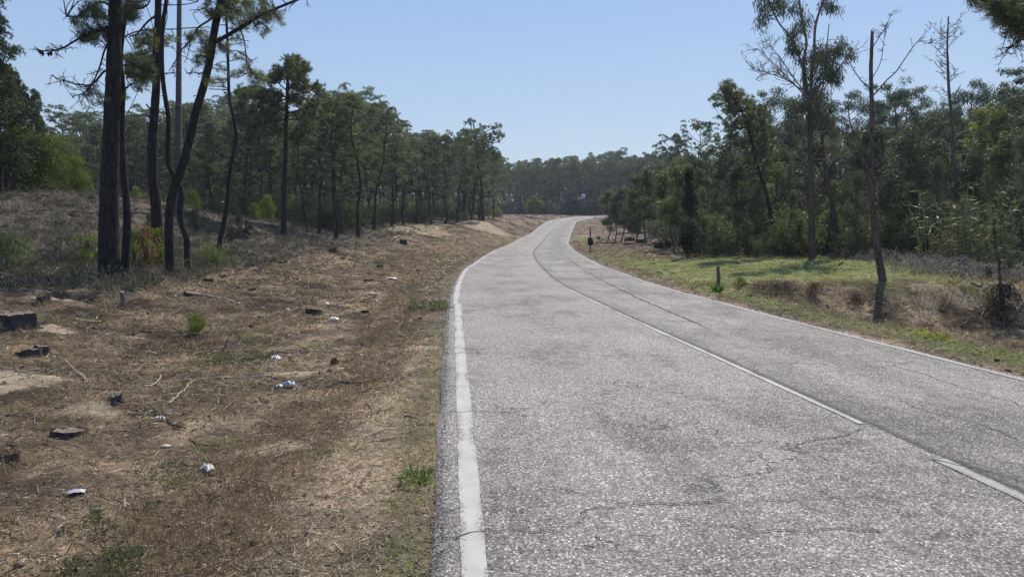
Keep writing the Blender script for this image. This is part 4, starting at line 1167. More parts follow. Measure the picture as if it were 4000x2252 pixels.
f = t.limb([(404, 185), (432, 184), (442, 184)], 3, 1.5, 4); t.twigs(f, 6, 20)
t.needles(362, 112, 28, 26, 34, 9); t.needles(382, 92, 14, 16, 10, 7); t.needles(350, 150, 30, 16, 20, 8)
t.needles(430, 98, 18, 10, 8, 6, dy=.3); t.needles(418, 110, 14, 14, 6, 6)
for (u, v, ru, rv, n) in ((380, -80, 60, 40, 40), (400, -200, 90, 70, 80)): t.needles(u, v, ru, rv, n, dd=.9)
t.done()
# T4 - leaning
t = Tree('pine_tree', 'stout pine trunk leaning right with a long limb reaching up to the sky', 'pine tree', (428, 684), group=GN)
t.limb([(428, 682), (426, 640), (425, 572), (428, 519), (437, 478), (449, 445), (464, 400), (480, 337), (494, 277), (508, 231), (522, 178), (532, 124), (540, 71), (555, 0), (566, -90), (572, -220)], 23, 16, 13, .05, n=7, flare=True)
a = t.limb([(541, 105), (560, 96), (600, 73), (650, 43), (690, 24), (735, 5), (770, -8)], 11, 5, 8, dy=(0, -.5)); t.twigs(a, 10, 26, .2)
b = t.limb([(543, 30), (528, 50), (498, 70), (480, 100), (458, 124), (443, 150), (425, 180)], 6, 2, 6, dy=(0, .4)); t.twigs(b, 16, 24)
c = t.limb([(523, 143), (508, 141), (493, 142)], 5, 4, 5); c2 = t.limb([(492, 240), (486, 243)], 3, 2, 4)
d = t.limb([(603, 72), (612, 95), (618, 130), (622, 160), (632, 178)], 4, 1.5, 5); t.twigs(d, 16, 24, .3)
e = t.limb([(476, 100), (476, 120), (468, 150), (462, 158)], 3, 1.5, 4)
g = t.limb([(500, 60), (486, 38), (495, 25), (508, 34)], 2, 1, 4); t.twigs(g, 5, 14, 0, 1.4)
g = t.limb([(520, 185), (490, 184), (468, 185)], 3, 1.5, 4); t.twigs(g, 12, 20, .2)
t.needles(530, 22, 18, 22, 14, 8); t.needles(575, 18, 24, 22, 24, 9); t.needles(600, 35, 20, 20, 14, 8); t.needles(648, 22, 36, 24, 34, 9); t.needles(692, 52, 16, 20, 12, 8); t.needles(625, 62, 30, 14, 14, 8); t.needles(672, 70, 14, 14, 6, 7)
t.needles(482, 92, 18, 10, 10, 7); t.needles(512, 98, 18, 12, 12, 8); t.needles(514, 132, 22, 14, 16, 8); t.needles(500, 155, 16, 8, 8, 6); t.needles(535, 205, 22, 6, 7, 6); t.needles(555, 120, 24, 10, 12, 7)
t.needles(622, 182, 26, 12, 12, 7, dy=-.3); t.needles(648, 205, 20, 14, 12, 8, dy=-.3); t.needles(590, 190, 10, 8, 4, 6)
for (u, v, ru, rv, n) in ((580, -70, 90, 40, 60), (570, -190, 110, 60, 80)): t.needles(u, v, ru, rv, n, dd=.9)
t.done()
# T5/T6 - crooked one
t = Tree('pine_tree', 'crooked thin pine that crosses behind the leaning trunk in a Y', 'pine tree', (474, 685), group=GN)
t.limb([(474, 684), (471, 652), (469, 599), (458, 567), (453, 535), (456, 490), (448, 458), (436, 440), (425, 415), (422, 373), (424, 302), (416, 249), (411, 213), (407, 150), (410, 60), (425, -40), (430, -140)], 16, 9, 10, .05, dy=(0, .2), n=6, flare=True)
a = t.limb([(414, 240), (404, 242)], 3, 1.5, 4)
t.needles(425, -60, 50, 40, 40, dd=.7); t.needles(430, -140, 50, 40, 40, dd=.7)
t.done()
# T7 - thin with short side twigs
t = Tree('pine_tree', 'thin wavy pine trunk with short horizontal twigs right of the leaning one', 'pine tree', (553, 652), group=GN)
p = t.limb([(553, 652), (551, 620), (557, 586), (566, 546), (573, 492), (575, 455), (583, 405), (592, 362), (594, 335), (586, 290), (577, 249), (574, 178), (572, 107), (569, 46), (566, 10)], 13, 5.5, 10, .05, n=6, flare=True)
for v in (63, 70, 84, 92, 104, 114, 135, 152, 175, 200, 222, 228, 300):
    u = float(np.interp(v, [10, 46, 107, 178, 249, 290, 335], [566, 569, 572, 574, 577, 586, 594])); s_ = 1 if rng.random() < .5 else -1
    ln = 14 + 34 * rng.random(); t.limb([(u, v), (u + s_ * ln * .5, v - 2 + rng.normal() * 3), (u + s_ * ln, v - 4 + rng.normal() * 4)], 2.6, 1.4, 4, dy=(0, rng.normal() * .3), n=3)
t.limb([(577, 225), (555, 225), (524, 224)], 3, 2, 4)
t.limb([(577, 160), (560, 155), (540, 163), (530, 168)], 2, 1, 4)
t.needles(585, 30, 24, 26, 22, 8); t.needles(598, 90, 18, 26, 12, 7); t.needles(562, 175, 16, 12, 7, 6); t.needles(610, 150, 22, 10, 7, 6); t.needles(560, 205, 14, 6, 5, 6); t.needles(575, -10, 30, 30, 24, 8)
t.done()
# T8 - tall lone pine
t = Tree('pine_tree', 'tall lone pine with an open layered crown standing clear of the wood', 'pine tree', (713, 597), group=GN)
t.limb([(713, 596), (714, 540), (715, 458), (718, 390), (719, 325), (722, 245), (724, 200), (732, 165), (738, 150)], 17, 4, 10, .05, n=6, flare=True)
Lm = []
for (u0, v0, u1, v1, up) in ((722, 245, 660, 235, -6), (722, 250, 615, 240, 10), (723, 230, 690, 200, 0), (724, 225, 760, 205, 0), (722, 252, 790, 262, -14), (721, 270, 680, 290, 0), (720, 285, 800, 250, 8), (724, 200, 700, 178, 0),
                         (726, 190, 765, 178, 0), (732, 168, 725, 150, 0), (721, 300, 660, 310, 0), (721, 300, 770, 300, 0), (720, 330, 680, 325, 0), (720, 335, 765, 340, 0), (723, 240, 790, 224, 6)):
    Lm.append(t.limb([(u0, v0), ((u0 + u1) / 2, (v0 + v1) / 2 + up), (u1, v1)], 4, 1.5, 5, dy=(0, rng.normal() * .9), n=4))
NK = dict(L=.22, W=.035, k=9, dd=.9)
for (u, v, ru, rv, n) in ((738, 156, 20, 12, 16), (755, 172, 20, 12, 16), (705, 182, 22, 12, 16), (742, 186, 18, 10, 10), (690, 202, 20, 8, 10), (758, 200, 18, 10, 12), (622, 238, 22, 8, 12), (655, 238, 22, 8, 12), (690, 240, 16, 7, 8), (610, 232, 12, 8, 6),
                      (755, 222, 24, 9, 14), (740, 250, 20, 8, 8), (795, 222, 12, 9, 7), (785, 258, 20, 8, 9), (765, 285, 26, 9, 10), (670, 290, 26, 10, 12), (690, 262, 22, 7, 8), (650, 312, 22, 10, 10), (768, 318, 22, 10, 10), (700, 330, 20, 10, 8), (745, 345, 20, 9, 8), (640, 270, 20, 8, 5)):
    t.needles(u, v, ru, rv, int(n * 1.5), 7, **NK)
t.done()
# sparse pine sticking out of the wood at the right end
t = Tree('pine_tree', 'half bare pine with thin fan of twigs rising above the end of the left wood', 'pine tree', (1195, 545), y=88, group=GL)
t.limb([(1205, 545), (1212, 480), (1200, 400), (1196, 350), (1190, 310), (1186, 298)], 7, 2, 6, n=4)
for (u1, v1) in ((1260, 330), (1248, 318), (1235, 312), (1165, 325), (1175, 305), (1262, 350), (1240, 345), (1150, 345)):
    t.limb([(1194, 350), ((1194 + u1) / 2, v1 + 14), (u1, v1)], 2, 1, 4, dy=(0, rng.normal() * 1.5), n=4)
NK = dict(L=.3, W=.07, k=7, dd=1.2)
for (u, v, ru, rv, n) in ((1248, 325, 16, 12, 12), (1232, 345, 18, 12, 10), (1258, 345, 10, 12, 8), (1165, 335, 14, 10, 14), (1182, 305, 12, 6, 6), (1215, 320, 12, 10, 5), (1150, 350, 12, 8, 8), (1240, 395, 18, 12, 16), (1225, 375, 18, 12, 14)):
    t.needles(u, v, ru, rv, n, 6, **NK)
t.done()

# ---- perforated concrete pole
pb = gp(447, 548); yP = pb[1]
root = thing('utility_pole', 'tall tapering concrete utility pole with a column of round holes', 'utility pole', (pb[0], pb[1], pb[2]))
def Wp(u, v): return P(u, v, yP) - pb
vs = [548 - 17.8 * i for i in range(45)]
holes = set(int(round((548 - v) / 17.8)) for v in (67.5, 86, 121.5, 174, 192, 227, 245, 280.5, 387))
Vp = []; Fp = []; k12 = 16
th = np.linspace(0, 2 * np.pi, k12, endpoint=False) + np.pi / 4
for i in range(len(vs) - 1):
    v0, v1 = vs[i], vs[i + 1]
    uc = lambda v: 447 + (451 - 447) * (548 - v) / 548
    wd = lambda v: max(5, 15.5 - 8 * (548 - v) / 548)
    p0 = Wp(uc(v0), v0); p1 = Wp(uc(v1), v1); m = PXM(yP); w0, w1 = wd(v0) * m / 2, wd(v1) * m / 2
    if i == 0: p0 = p0 - (0, 0, .6)
    c = (p0 + p1) / 2; hr = min(w0, w1) * .42 if i in holes else 0
    dp = .075
    if not hr:
        b = len(Vp)
        for (pp, ww) in ((p0, w0), (p1, w1)):
            for (sx_, sy_) in ((-1, -1), (1, -1), (1, 1), (-1, 1)): Vp.append(pp + (sx_ * ww, sy_ * dp, 0))
        Fp += [(b, b + 1, b + 5, b + 4), (b + 1, b + 2, b + 6, b + 5), (b + 2, b + 3, b + 7, b + 6), (b + 3, b, b + 4, b + 7)]
    else:
        b = len(Vp)
        for sy_ in (-1, 1):
            for a in th:
                Vp.append(c + (hr * math.cos(a), sy_ * dp, hr * math.sin(a)))
            for a in th:
                q = max(abs(math.cos(a)), abs(math.sin(a))); ex, ez = math.cos(a) / q, math.sin(a) / q
                f = (ez + 1) / 2; pp = p0 * (1 - f) + p1 * f; ww = w0 * (1 - f) + w1 * f
                Vp.append(np.array([pp[0] + ex * ww, sy_ * dp, pp[2]]))
        for a in range(k12):
            a2 = (a + 1) % k12
            Fp += [(b + a, b + a2, b + k12 + a2, b + k12 + a), (b + 2 * k12 + a, b + 3 * k12 + a, b + 3 * k12 + a2, b + 2 * k12 + a2),
                   (b + a, b + 2 * k12 + a, b + 2 * k12 + a2, b + a2), (b + k12 + a, b + k12 + a2, b + 3 * k12 + a2, b + 3 * k12 + a)]
mk('pole_shaft', Vp, Fp, M_concrete, root, False, (.085, .082, .08))

# ---- right: tall thin-leaved eucalyptus
t = Tree('eucalyptus_tree', 'tall eucalyptus with hanging leaf bunches and bare twigs, tallest of the right wood', 'eucalyptus', (2042, 651), bark=np.array((.105, .075, .062)))
t.limb([(2042, 650), (2041, 580), (2040, 513), (2039, 420), (2037, 326), (2035, 262)], 19, 11, 12, .06, n=6, flare=True)
for pts, a0, a1, dyy in (([(2035, 265), (2022, 215), (2021, 155), (2028, 107), (2019, 60), (2010, 0), (2005, -80)], 8, 4, .3), ([(2036, 262), (2042, 180), (2047, 130), (2050, 70), (2061, 28), (2070, 0), (2085, -70)], 8, 4, -.3),
                       ([(2034, 250), (2026, 200), (2005, 130), (1985, 90), (1960, 60), (1940, 20), (1925, -30)], 6, 3, .5), ([(2036, 262), (2062, 215), (2080, 190), (2098, 150), (2105, 120)], 5, 2, .4),
                       ([(2038, 300), (2060, 250), (2072, 200), (2078, 130), (2085, 60)], 5, 2, -.5), ([(2037, 330), (2060, 285), (2078, 262)], 4, 2, .5), ([(2037, 300), (2005, 270), (1975, 260)], 4, 2, .4)):
    t.limb(pts, a0, a1, 6, .04, dy=(0, dyy), n=5, c=np.array((.17, .14, .12)))
pale = np.array((.20, .165, .14))
for pts in ([(2034, 255), (2010, 225), (1985, 205), (1950, 190), (1910, 178), (1892, 172)], [(2030, 240), (1995, 195), (1965, 150), (1938, 118), (1925, 100)], [(2032, 250), (2000, 215), (1970, 185), (1935, 150), (1905, 122)],
            [(2030, 235), (1985, 205), (1945, 180), (1900, 200)], [(2036, 265), (2075, 220), (2095, 190), (2118, 160), (2135, 140), (2150, 160)]):
    p = t.limb(pts, 3.4, 1, 4, .03, dy=(0, rng.normal() * .6), n=5, keep=False, c=pale); t.twigs(p, 20, 34, -.05, 1.5, pale, 3, side=(-.3 if pts[-1][0] < 2030 else .3, 0, .3))
for pts in ([(2039, 405), (2062, 370), (2092, 358), (2126, 342)], [(2038, 415), (2018, 410), (1996, 409)], [(2038, 330), (2000, 320), (1975, 300)], [(2040, 360), (2075, 330), (2100, 322)], [(2040, 420), (1990, 380), (1960, 350)], [(2040, 400), (2100, 400), (2140, 380)]):
    p = t.limb(pts, 3.5, 1.2, 4, .03, dy=(0, rng.normal() * .6), n=4, c=pale); t.twigs(p, 8, 26, .1, 1.4, pale)
for (u, v, ru, rv, n) in ((1920, 30, 20, 38, 16), (1945, 5, 22, 14, 9), (1968, 18, 16, 14, 7), (2010, 12, 22, 14, 6), (2085, 12, 20, 12, 7), (2105, 18, 14, 10, 4), (2020, 60, 18, 18, 8), (1990, 96, 18, 16, 9), (2005, 120, 20, 16, 10), (2030, 55, 10, 16, 4),
                      (2058, 130, 24, 20, 14), (2080, 150, 26, 18, 14), (2118, 118, 18, 16, 10), (2135, 135, 10, 12, 5), (2090, 180, 24, 18, 14), (2070, 195, 26, 14, 10), (2050, 160, 18, 24, 10), (2035, 195, 14, 24, 6), (2100, 200, 14, 10, 5),
                      (2025, 240, 20, 20, 8), (2060, 240, 26, 16, 8), (2000, 268, 24, 14, 7), (2050, 285, 34, 22, 10), (2085, 270, 18, 14, 5), (2020, 320, 30, 20, 7), (2070, 335, 30, 20, 6), (2015, 160, 12, 22, 5)):
    t.bunch(u, v, ru * 1.12, rv * 1.12, int(n * 1.1), 38, r=.25, L=.17, W=.030, dd=.55)
t.done(M_leaf)
# ---- snapped dead trunk at the brow of the lawn
t = Tree('dead_tree', 'bare snapped trunk standing alone at the brow of the lawn, shadow down the ditch side', 'dead tree', (2219, 704), bark=np.array((.105, .082, .072)), sink=.25)
t.limb([(2220, 704), (2215, 676), (2208, 640), (2203, 606), (2198, 560), (2194, 513), (2190, 443), (2191, 373), (2193, 280), (2190, 186), (2192, 120), (2193.5, 80)], 19, 7, 12, .07, n=6)
t.limb([(2193, 86), (2191, 75)], 3.5, 1.5, 4); t.limb([(2194, 86), (2197, 76)], 3, 1.5, 4)
for pts, a in (([(2196, 240), (2212, 224), (2230, 202), (2252, 182), (2275, 149), (2298, 116), (2312, 100), (2326, 84), (2340, 72)], 4.2), ([(2189, 223), (2175, 212), (2163, 200), (2145, 172), (2132, 148), (2126, 140)], 3.6),
               ([(2194, 196), (2214, 158), (2222, 110), (2226, 80)], 2.2), ([(2195, 118), (2212, 92), (2228, 68), (2240, 40), (2250, 26)], 2.4), ([(2196, 420), (2215, 408), (2232, 396), (2247, 364), (2252, 336)], 3.2), ([(2196, 450), (2240, 436), (2290, 415)], 2.6),
               ([(2312, 100), (2330, 108), (2345, 107)], 1.6), ([(2212, 92), (2222, 78), (2236, 68)], 1.4)):
    p = t.limb(pts, a, 1.1, 5, .03, dy=(0, rng.normal() * .5), n=5, c=np.array((.14, .115, .10)), keep=False); t.twigs(p, 9, 20, -.1, 1.3, np.array((.15, .125, .11)), 2)
t.limb([(2190, 436), (2177, 415), (2168, 398), (2163, 380), (2165, 360)], 7, 4, 6, c=np.array((.10, .08, .07)))
# dry creeper on the lower trunk
for _ in range(34):
    v = 690 - 260 * rng.random(); u = float(np.interp(v, [440, 560, 704], [2190, 2198, 2220])) + rng.normal() * 9
    a = t.W(u, v, rng.normal() * .06); e = a + (rng.normal() * .04, rng.normal() * .04, .25 + .35 * rng.random())
    tube(t.tr, catmull([a, (a + e) / 2 + rng.normal(size=3) * .03, e], 3), .006, 3, 0, (.13, .10, .08), cap=False)
q = 160; uu = np.array([float(np.interp(v_, [440, 560, 704], [2190, 2198, 2220])) for v_ in 700 - 260 * rng.random(q)])
vv_ = 700 - 260 * rng.random(q); C = np.array([t.W(float(np.interp(v_, [440, 560, 704], [2190, 2198, 2220])) + rng.normal() * 9, v_, rng.normal() * .1) for v_ in vv_])
leaves(t.cr, C, rdir(q) + (0, 0, -.5), .06, .03, mixc((.12, .09, .06), (.20, .16, .10), rng.random(q)))
t.done(M_leaf, crown='creeper')
# ---- thin dead tree
t = Tree('dead_tree', 'thin bare tree with a fan of fine twigs against the sky at right', 'dead tree', (2408, 640), y=27, bark=np.array((.12, .10, .09)))
t.limb([(2410, 645), (2403, 490), (2399, 420), (2396, 350), (2392, 280), (2386, 224), (2383, 150), (2382, 117), (2385, 42)], 13, 3, 8, .05, n=5)
for _ in range(22):
    v = 60 + 220 * rng.random(); u = float(np.interp(v, [42, 117, 224, 280], [2385, 2382, 2386, 2392])); s_ = 1 if rng.random() < .5 else -1; ln = 18 + 32 * rng.random() * (1 if v < 140 else .7)
    p = t.limb([(u, v), (u + s_ * ln * .45, v - ln * .35), (u + s_ * ln, v - ln * .95)], 2, .9, 4, 0, dy=(0, rng.normal() * .6), n=4, keep=False, c=pale); t.twigs(p, 7, 16, -.25, 1.0, pale, 2)
for pts in ([(2398, 350), (2420, 330), (2432, 320)], [(2399, 425), (2412, 405)], [(2399, 430), (2430, 400), (2455, 350)], [(2397, 380), (2380, 370)]): t.limb(pts, 2.5, 1.2, 4, c=np.array((.3, .27, .24)))
t.done()
# ---- leaning pine
t = Tree('pine_tree', 'leaning pine with a tufted head above the left end of the tall eucalyptus', 'pine tree', (1954, 644))
t.limb([(1953, 643), (1948, 582), (1935, 522), (1921, 466), (1902, 410), (1886, 336), (1865, 280), (1846, 252), (1835, 240), (1825, 225)], 13, 3, 9, .05, n=5, flare=True)
for (u0, v0, u1, v1) in ((1846, 252, 1820, 245), (1846, 252, 1862, 238), (1865, 280, 1835, 278), (1870, 290, 1900, 270), (1880, 320, 1845, 318), (1884, 335, 1920, 310), (1890, 350, 1850, 362), (1895, 380, 1930, 360), (1902, 410, 1870, 420), (1905, 420, 1945, 405)):
    t.limb([(u0, v0), ((u0 + u1) / 2, (v0 + v1) / 2 + 4), (u1, v1)], 3, 1.2, 4, dy=(0, rng.normal() * .6), n=3)
NK = dict(L=.18, W=.026, k=10, dd=.6)
for (u, v, ru, rv, n) in ((1828, 222, 12, 14, 14), (1840, 240, 22, 9, 14), (1822, 248, 10, 8, 5), (1858, 240, 10, 6, 5), (1842, 276, 20, 10, 9), (1895, 275, 22, 14, 12), (1850, 312, 22, 14, 11), (1912, 312, 24, 14, 12), (1855, 355, 24, 14, 10), (1925, 355, 26, 14, 11), (1875, 410, 28, 14, 10), (1935, 400, 26, 16, 10), (1880, 300, 16, 14, 7)):
    t.needles(u, v, ru, rv, int(n * 1.3), 7, tone=.55, **NK)
t.done()
# ---- reddish trunk behind
t = Tree('eucalyptus_tree', 'reddish leaning trunk behind the tall eucalyptus, partly hidden by leaves', 'eucalyptus', (2113, 632), y=31, bark=np.array((.12, .075, .06)))
t.limb([(2113, 634), (2105, 583), (2093, 513), (2084, 466), (2072, 400), (2066, 330), (2060, 280)], 14, 6, 8, .05, n=5)
t.bunch(2065, 300, 40, 40, 26, 60); t.bunch(2060, 240, 26, 24, 12, 60)
t.done(M_leaf)
# ---- small pine by the ditch
t = Tree('pine_tree', 'small sparse roadside pine with a thin stem at the right ditch', 'pine tree', (2516, 742), bark=np.array((.09, .07, .06)))
t.limb([(2516, 742), (2514, 698), (2512, 658), (2504, 618), (2500, 570), (2496, 520)], 8, 2.5, 7, .05, n=5)
for _ in range(18):
    v = 540 + 150 * rng.random(); u = float(np.interp(v, [520, 618, 742], [2496, 2504, 2516])); s_ = 1 if rng.random() < .5 else -1; ln = 30 + 30 * rng.random()
    t.limb([(u, v), (u + s_ * ln * .5, v - 4), (u + s_ * ln, v - 16)], 2.2, 1, 4, dy=(0, rng.normal() * .3), n=3)
for (u, v, ru, rv, n) in ((2500, 540, 22, 24, 14), (2480, 590, 34, 24, 18), (2530, 590, 32, 26, 18), (2470, 640, 32, 22, 14), (2545, 640, 32, 26, 16), (2500, 620, 26, 26, 14), (2540, 690, 26, 18, 8), (2480, 680, 22, 14, 6)):
    t.needles(u, v, ru, rv, n, 7, L=.13, W=.010, k=10, dd=.3, tone=.4)
t.done()
# ---- pine beside the frame, upper right, branches hanging in
t = Tree('pine_tree', 'pine branches with drooping bare twigs hanging in at the top right corner', 'pine tree', (2700, 760), y=11.5)
t.limb([(2700, 800), (2690, 500), (2680, 250), (2670, 50), (2660, -120)], 40, 22, 10, .05, n=5)
a = t.limb([(2675, 90), (2620, 50), (2570, 30), (2530, 14), (2480, 4), (2452, -4)], 12, 3, 7, dy=(0, -.4), n=6); t.twigs(a, 20, 30)
b = t.limb([(2680, 140), (2620, 95), (2580, 70), (2550, 60), (2528, 90)], 9, 2.5, 6, dy=(0, .2), n=6)
c = t.limb([(2580, 70), (2560, 100), (2545, 118), (2520, 135)], 4, 1.5, 5); t.twigs(b, 24, 34, .7, 2.4); t.twigs(c, 30, 34, .6, 2.4)
for (u, v, ru, rv, n) in ((2500, 8, 46, 14, 30), (2540, 30, 44, 26, 50), (2570, 62, 28, 26, 36), (2520, 50, 22, 18, 14), (2600, 20, 60, 50, 50), (2560, 80, 16, 10, 10), (2640, 60, 50, 50, 30), (2560, -30, 80, 30, 40)):
    t.needles(u, v, ru, rv, n, 9)
t.done()
#@@PART4
# ------------------------------------------------------------------ stumps, sticks, litter, plants
def stump(u, v, wpx, hpx, label, seed=0, tilt=0., name='tree_stump', el=1.0, dark=.85, group='stumps left on the cleared ground', depth=.62, bark=(.07, .058, .050)):
    p = gp(u, v); m = PXM(p[1]); r = wpx * m / 2; h = max(hpx * m * .95, .035)
    rt = thing(name, label, 'tree stump', (p[0], p[1] + r * .6, float(zt(p[0], p[1] + r * .6)) - .03), rng.random() * .6 - .3, group)
    n = 22; th = np.linspace(0, 2 * np.pi, n, endpoint=False)
    lob = 1 + .10 * np.sin(th * 2 + seed) + .07 * np.sin(th * 5 + seed * 2) + rng.normal(size=n) * .03
    zz = [-.10, 0, h * .15, h * .5, h * .92, h]; sc_ = [1.5, 1.35, 1.12, 1.0, .98, .96]
    top = 1 + rng.normal(size=n) * .05 + .10 * np.sin(th + seed)
    V = []; F = []
    for z_, s_ in zip(zz, sc_):
        for q in range(n):
            rr = r * s_ * lob[q] * (1 + rng.normal() * .035); zq = z_ * (top[q] if z_ > h * .8 else 1) + (tilt * rr * math.cos(th[q]) if z_ > 0 else 0)
            V.append((rr * math.cos(th[q]), rr * depth * math.sin(th[q]), zq))
    for a in range(len(zz) - 1):
        for q in range(n): F.append((a * n + q, a * n + (q + 1) % n, (a + 1) * n + (q + 1) % n, (a + 1) * n + q))
    c = np.tile(bark, (len(V), 1)) * (.8 + .4 * rng.random((len(V), 1)))
    mk('bark', V, F, M_bark, rt, True, c)
    V2 = []; F2 = []; C2 = []
    for k_, s_ in enumerate((.955, .6, .3, .02)):
        for q in range(n):
            V2.append((r * s_ * .97 * lob[q] * math.cos(th[q]), r * s_ * .97 * depth * lob[q] * math.sin(th[q]), h * (1 + (top[q] - 1) * s_) + tilt * r * s_ * math.cos(th[q]) - .004 + rng.normal() * .003))
            C2.append(np.array((.27, .21, .155)) * dark * (.75 + .5 * rng.random()))
    for a in range(3):
        for q in range(n): F2.append((a * n + q, a * n + (q + 1) % n, (a + 1) * n + (q + 1) % n, (a + 1) * n + q))
    mk('cut_face', V2, F2, M_wood, rt, False, C2)
    return rt
stump(30, 832, 84, 40, 'widest cut stump at the left edge of the picture, flat pale top', 1, -.06)
stump(62, 899, 58, 26, 'left dark half of the double stump below the widest one', 2, .1)
stump(98, 893, 46, 26, 'right half of the double stump with a paler sloping top', 3, -.1)
stump(157, 1103, 92, 20, 'low flat stump alone among straw in the lower left', 4)
stump(104, 768, 36, 26, 'rough lumpy dark stump behind the patch of sand at left', 5, .2, dark=.3)
stump(481, 746, 44, 12, 'low long stump with a pale branch reaching right from it', 6, -.15)
stump(561, 696, 26, 9, 'small dark stump right of the thin wavy pine foot', 7)
stump(520, 708, 26, 9, 'flat stump in the shade stripe under the pines', 8)
stump(630, 731, 24, 9, 'dark little stump under the middle of the heath edge', 9, .2)
stump(785, 793, 44, 15, 'dark wide stump with a plank-like strip before it', 10, -.1)
stump(1014, 616, 20, 13, 'black burnt stump below the pale sand pile', 11, dark=.15)
stump(836, 634, 21, 12, 'black stump with a spiky rim near the corner of the wood', 12, .2, dark=.15)
stump(926, 708, 21, 9, 'brown dark stump left of the white sheet', 13)
stump(957, 692, 18, 7, 'low stump just above the white sheet', 14)
stump(955, 676, 16, 10, 'round black stump farthest up the cleared strip', 15, dark=.2)
stump(917, 787, 20, 9, 'small dark lump of a stump right of the wide plank-strip one', 16, .1, dark=.3)
stump(1057, 803, 9, 10, 'tiny dark stub in the ditch near the road', 17, dark=.2)
stump(655, 800, 18, 6, 'small dark stump between heath and white scraps', 18)
stump(590, 723, 20, 6, 'thin flat stump between the shade stripe and the long low one', 19)
stump(715, 716, 14, 6, 'tiny stump in front of the tall lone pine', 20)
stump(288, 1010, 34, 16, 'split dark stump with a white broken branch on top of the sandy hump', 21, .3)
stump(330, 735, 20, 8, 'little stump right behind the upright stub', 22)
stump(15, 1160, 60, 30, 'rotten dark stump cut by the left edge low in the picture', 23, .2, dark=.3)
stump(2300, 1385 * 0 + 868, 18, 7, 'small dark stump in the grass of the right verge', 24, dark=.3)
stump(1615, 612, 30, 10, 'root-stock clump on the right clearing near the saplings', 25, .2, dark=.3)
# upright stub
p = gp(309, 768); m = PXM(p[1]); rt = thing('sapling_stub', 'upright cut stub of a sapling with a pale sawn top left of centre', 'tree stub', p)
b = MB(); tube(b, catmull([(0, 0, -.05), (.01, 0, 15 * m), (-.012, 0, 33 * m)], 4), np.linspace(7, 4.6, 9) * m, 10, .06, (.17, .13, .10)); b.build('stem', M_bark, rt)
b = MB(); tube(b, [(-.012, 0, 33 * m), (-.013, 0, 35.5 * m)], [5.2 * m, 4.9 * m], 10, .03, (.50, .42, .30)); b.build('cut_face', M_wood, rt)
def stick(pts, w, label, name='fallen_branch', c=(.32, .27, .21), lift=.015, group=None, up=None, forks=0):
    W = []
    for i, (u, v) in enumerate(pts):
        g = gp(u, v); W.append(g + (0, 0, lift))
    if up is not None:                                  # standing stick: base at pts[0], the rest traced in its plane
        y0 = W[0][1]; W = [W[0] - (0, 0, .05)] + [P(u, v, y0 + up * i) for i, (u, v) in enumerate(pts[1:])]
    W = np.array(W); o = W[0].copy(); p = catmull(W - o, 5); mm = PXM(W[:, 1].mean())
    b = MB(); tube(b, p + rng.normal(size=p.shape) * .004, np.linspace(w, w * .5, len(p)) * mm / 2, 6, .15, c)
    for _ in range(forks):
        q = p[int(rng.integers(2, len(p) - 2))]; e = q + rng.normal(size=3) * (.22, .12, .05) + (0, 0, .03); tube(b, catmull([q, (q + e) / 2 + (0, 0, .03), e], 3), np.linspace(w * .45, w * .2, 7) * mm / 2, 4, .1, c)
    ob = b.build(name, M_wood); ob.location = o
    return tag(ob, label, 'branch', group)
PALE = (.46, .39, .30); MID = (.24, .19, .15); DK = (.07, .055, .05)
GS = 'sticks lying on the cleared ground'
stick([(468, 980), (480, 966), (520, 956), (590, 952), (690, 946)], 5, 'longest pale branch, lying level left of the clear plastic bags', c=PALE, group=GS, forks=1)
stick([(425, 1020), (455, 996), (468, 980)], 4, 'short pale branch joining the left end of the longest one', c=PALE, group=GS)
stick([(362, 975), (385, 970), (402, 955), (405, 948)], 4, 'hooked pale stick left of the longest branch', c=PALE, group=GS, forks=1)
stick([(820, 976), (860, 968), (905, 966), (938, 960), (965, 963)], 5, 'long dark branch lying level below the sandy patch', c=DK, group=GS, forks=2)
stick([(165, 912), (190, 935), (212, 952), (226, 970)], 4, 'pale forked branch lower right of the double stump', c=PALE, group=GS, forks=1)
stick([(40, 935), (70, 945), (92, 952)], 4, 'dark stick lying below the double stump', c=MID, group=GS)
stick([(562, 878), (570, 860), (583, 836)], 3.2, 'dark stick poking up out of the straw', c=DK, up=.05)
stick([(338, 842), (337, 812), (333, 795), (322, 775)], 4, 'thin bent dead sapling below the upright stub', c=MID, up=.04)
stick([(335, 845), (350, 838), (378, 837)], 6, 'thick dark branch at the foot of the bent sapling', c=DK, group=GS)
stick([(503, 742), (540, 749), (575, 757), (595, 764)], 3.6, 'pale branch reaching right from the low long stump', c=PALE, group=GS)
stick([(42, 719), (60, 728), (85, 733), (110, 738)], 3.2, 'pale long stick in the shade at far left', c=PALE, group=GS)
stick([(255, 697), (272, 690), (290, 694), (296, 700)], 3, 'curved dead branch leaning at the foot of the thickest trunk', c=MID, lift=.15)
stick([(262, 712), (300, 705), (330, 722), (352, 738), (375, 752)], 3.4, 'long curved branch lying in front of the thickest trunk', c=PALE, group=GS, forks=2)
stick([(640, 1145), (700, 1128), (760, 1124), (808, 1121)], 3, 'thin greyish stick near the middle of the bare strip', c=MID, group=GS)
stick([(690, 1158), (715, 1148), (730, 1146)], 5, 'stubby grey stick below the thin greyish one', c=PALE, group=GS)
stick([(500, 1190), (520, 1176), (560, 1165), (600, 1150)], 3, 'faint stick left of the crumpled white bag', c=PALE, group=GS)
stick([(320, 1045), (350, 1046), (380, 1047)], 3.6, 'straight pale stick below the sandy hump', c=PALE, group=GS)
stick([(420, 1060), (435, 1075), (470, 1082)], 5, 'dark knobbly stick right of the straight pale one', c=DK, group=GS, forks=2)
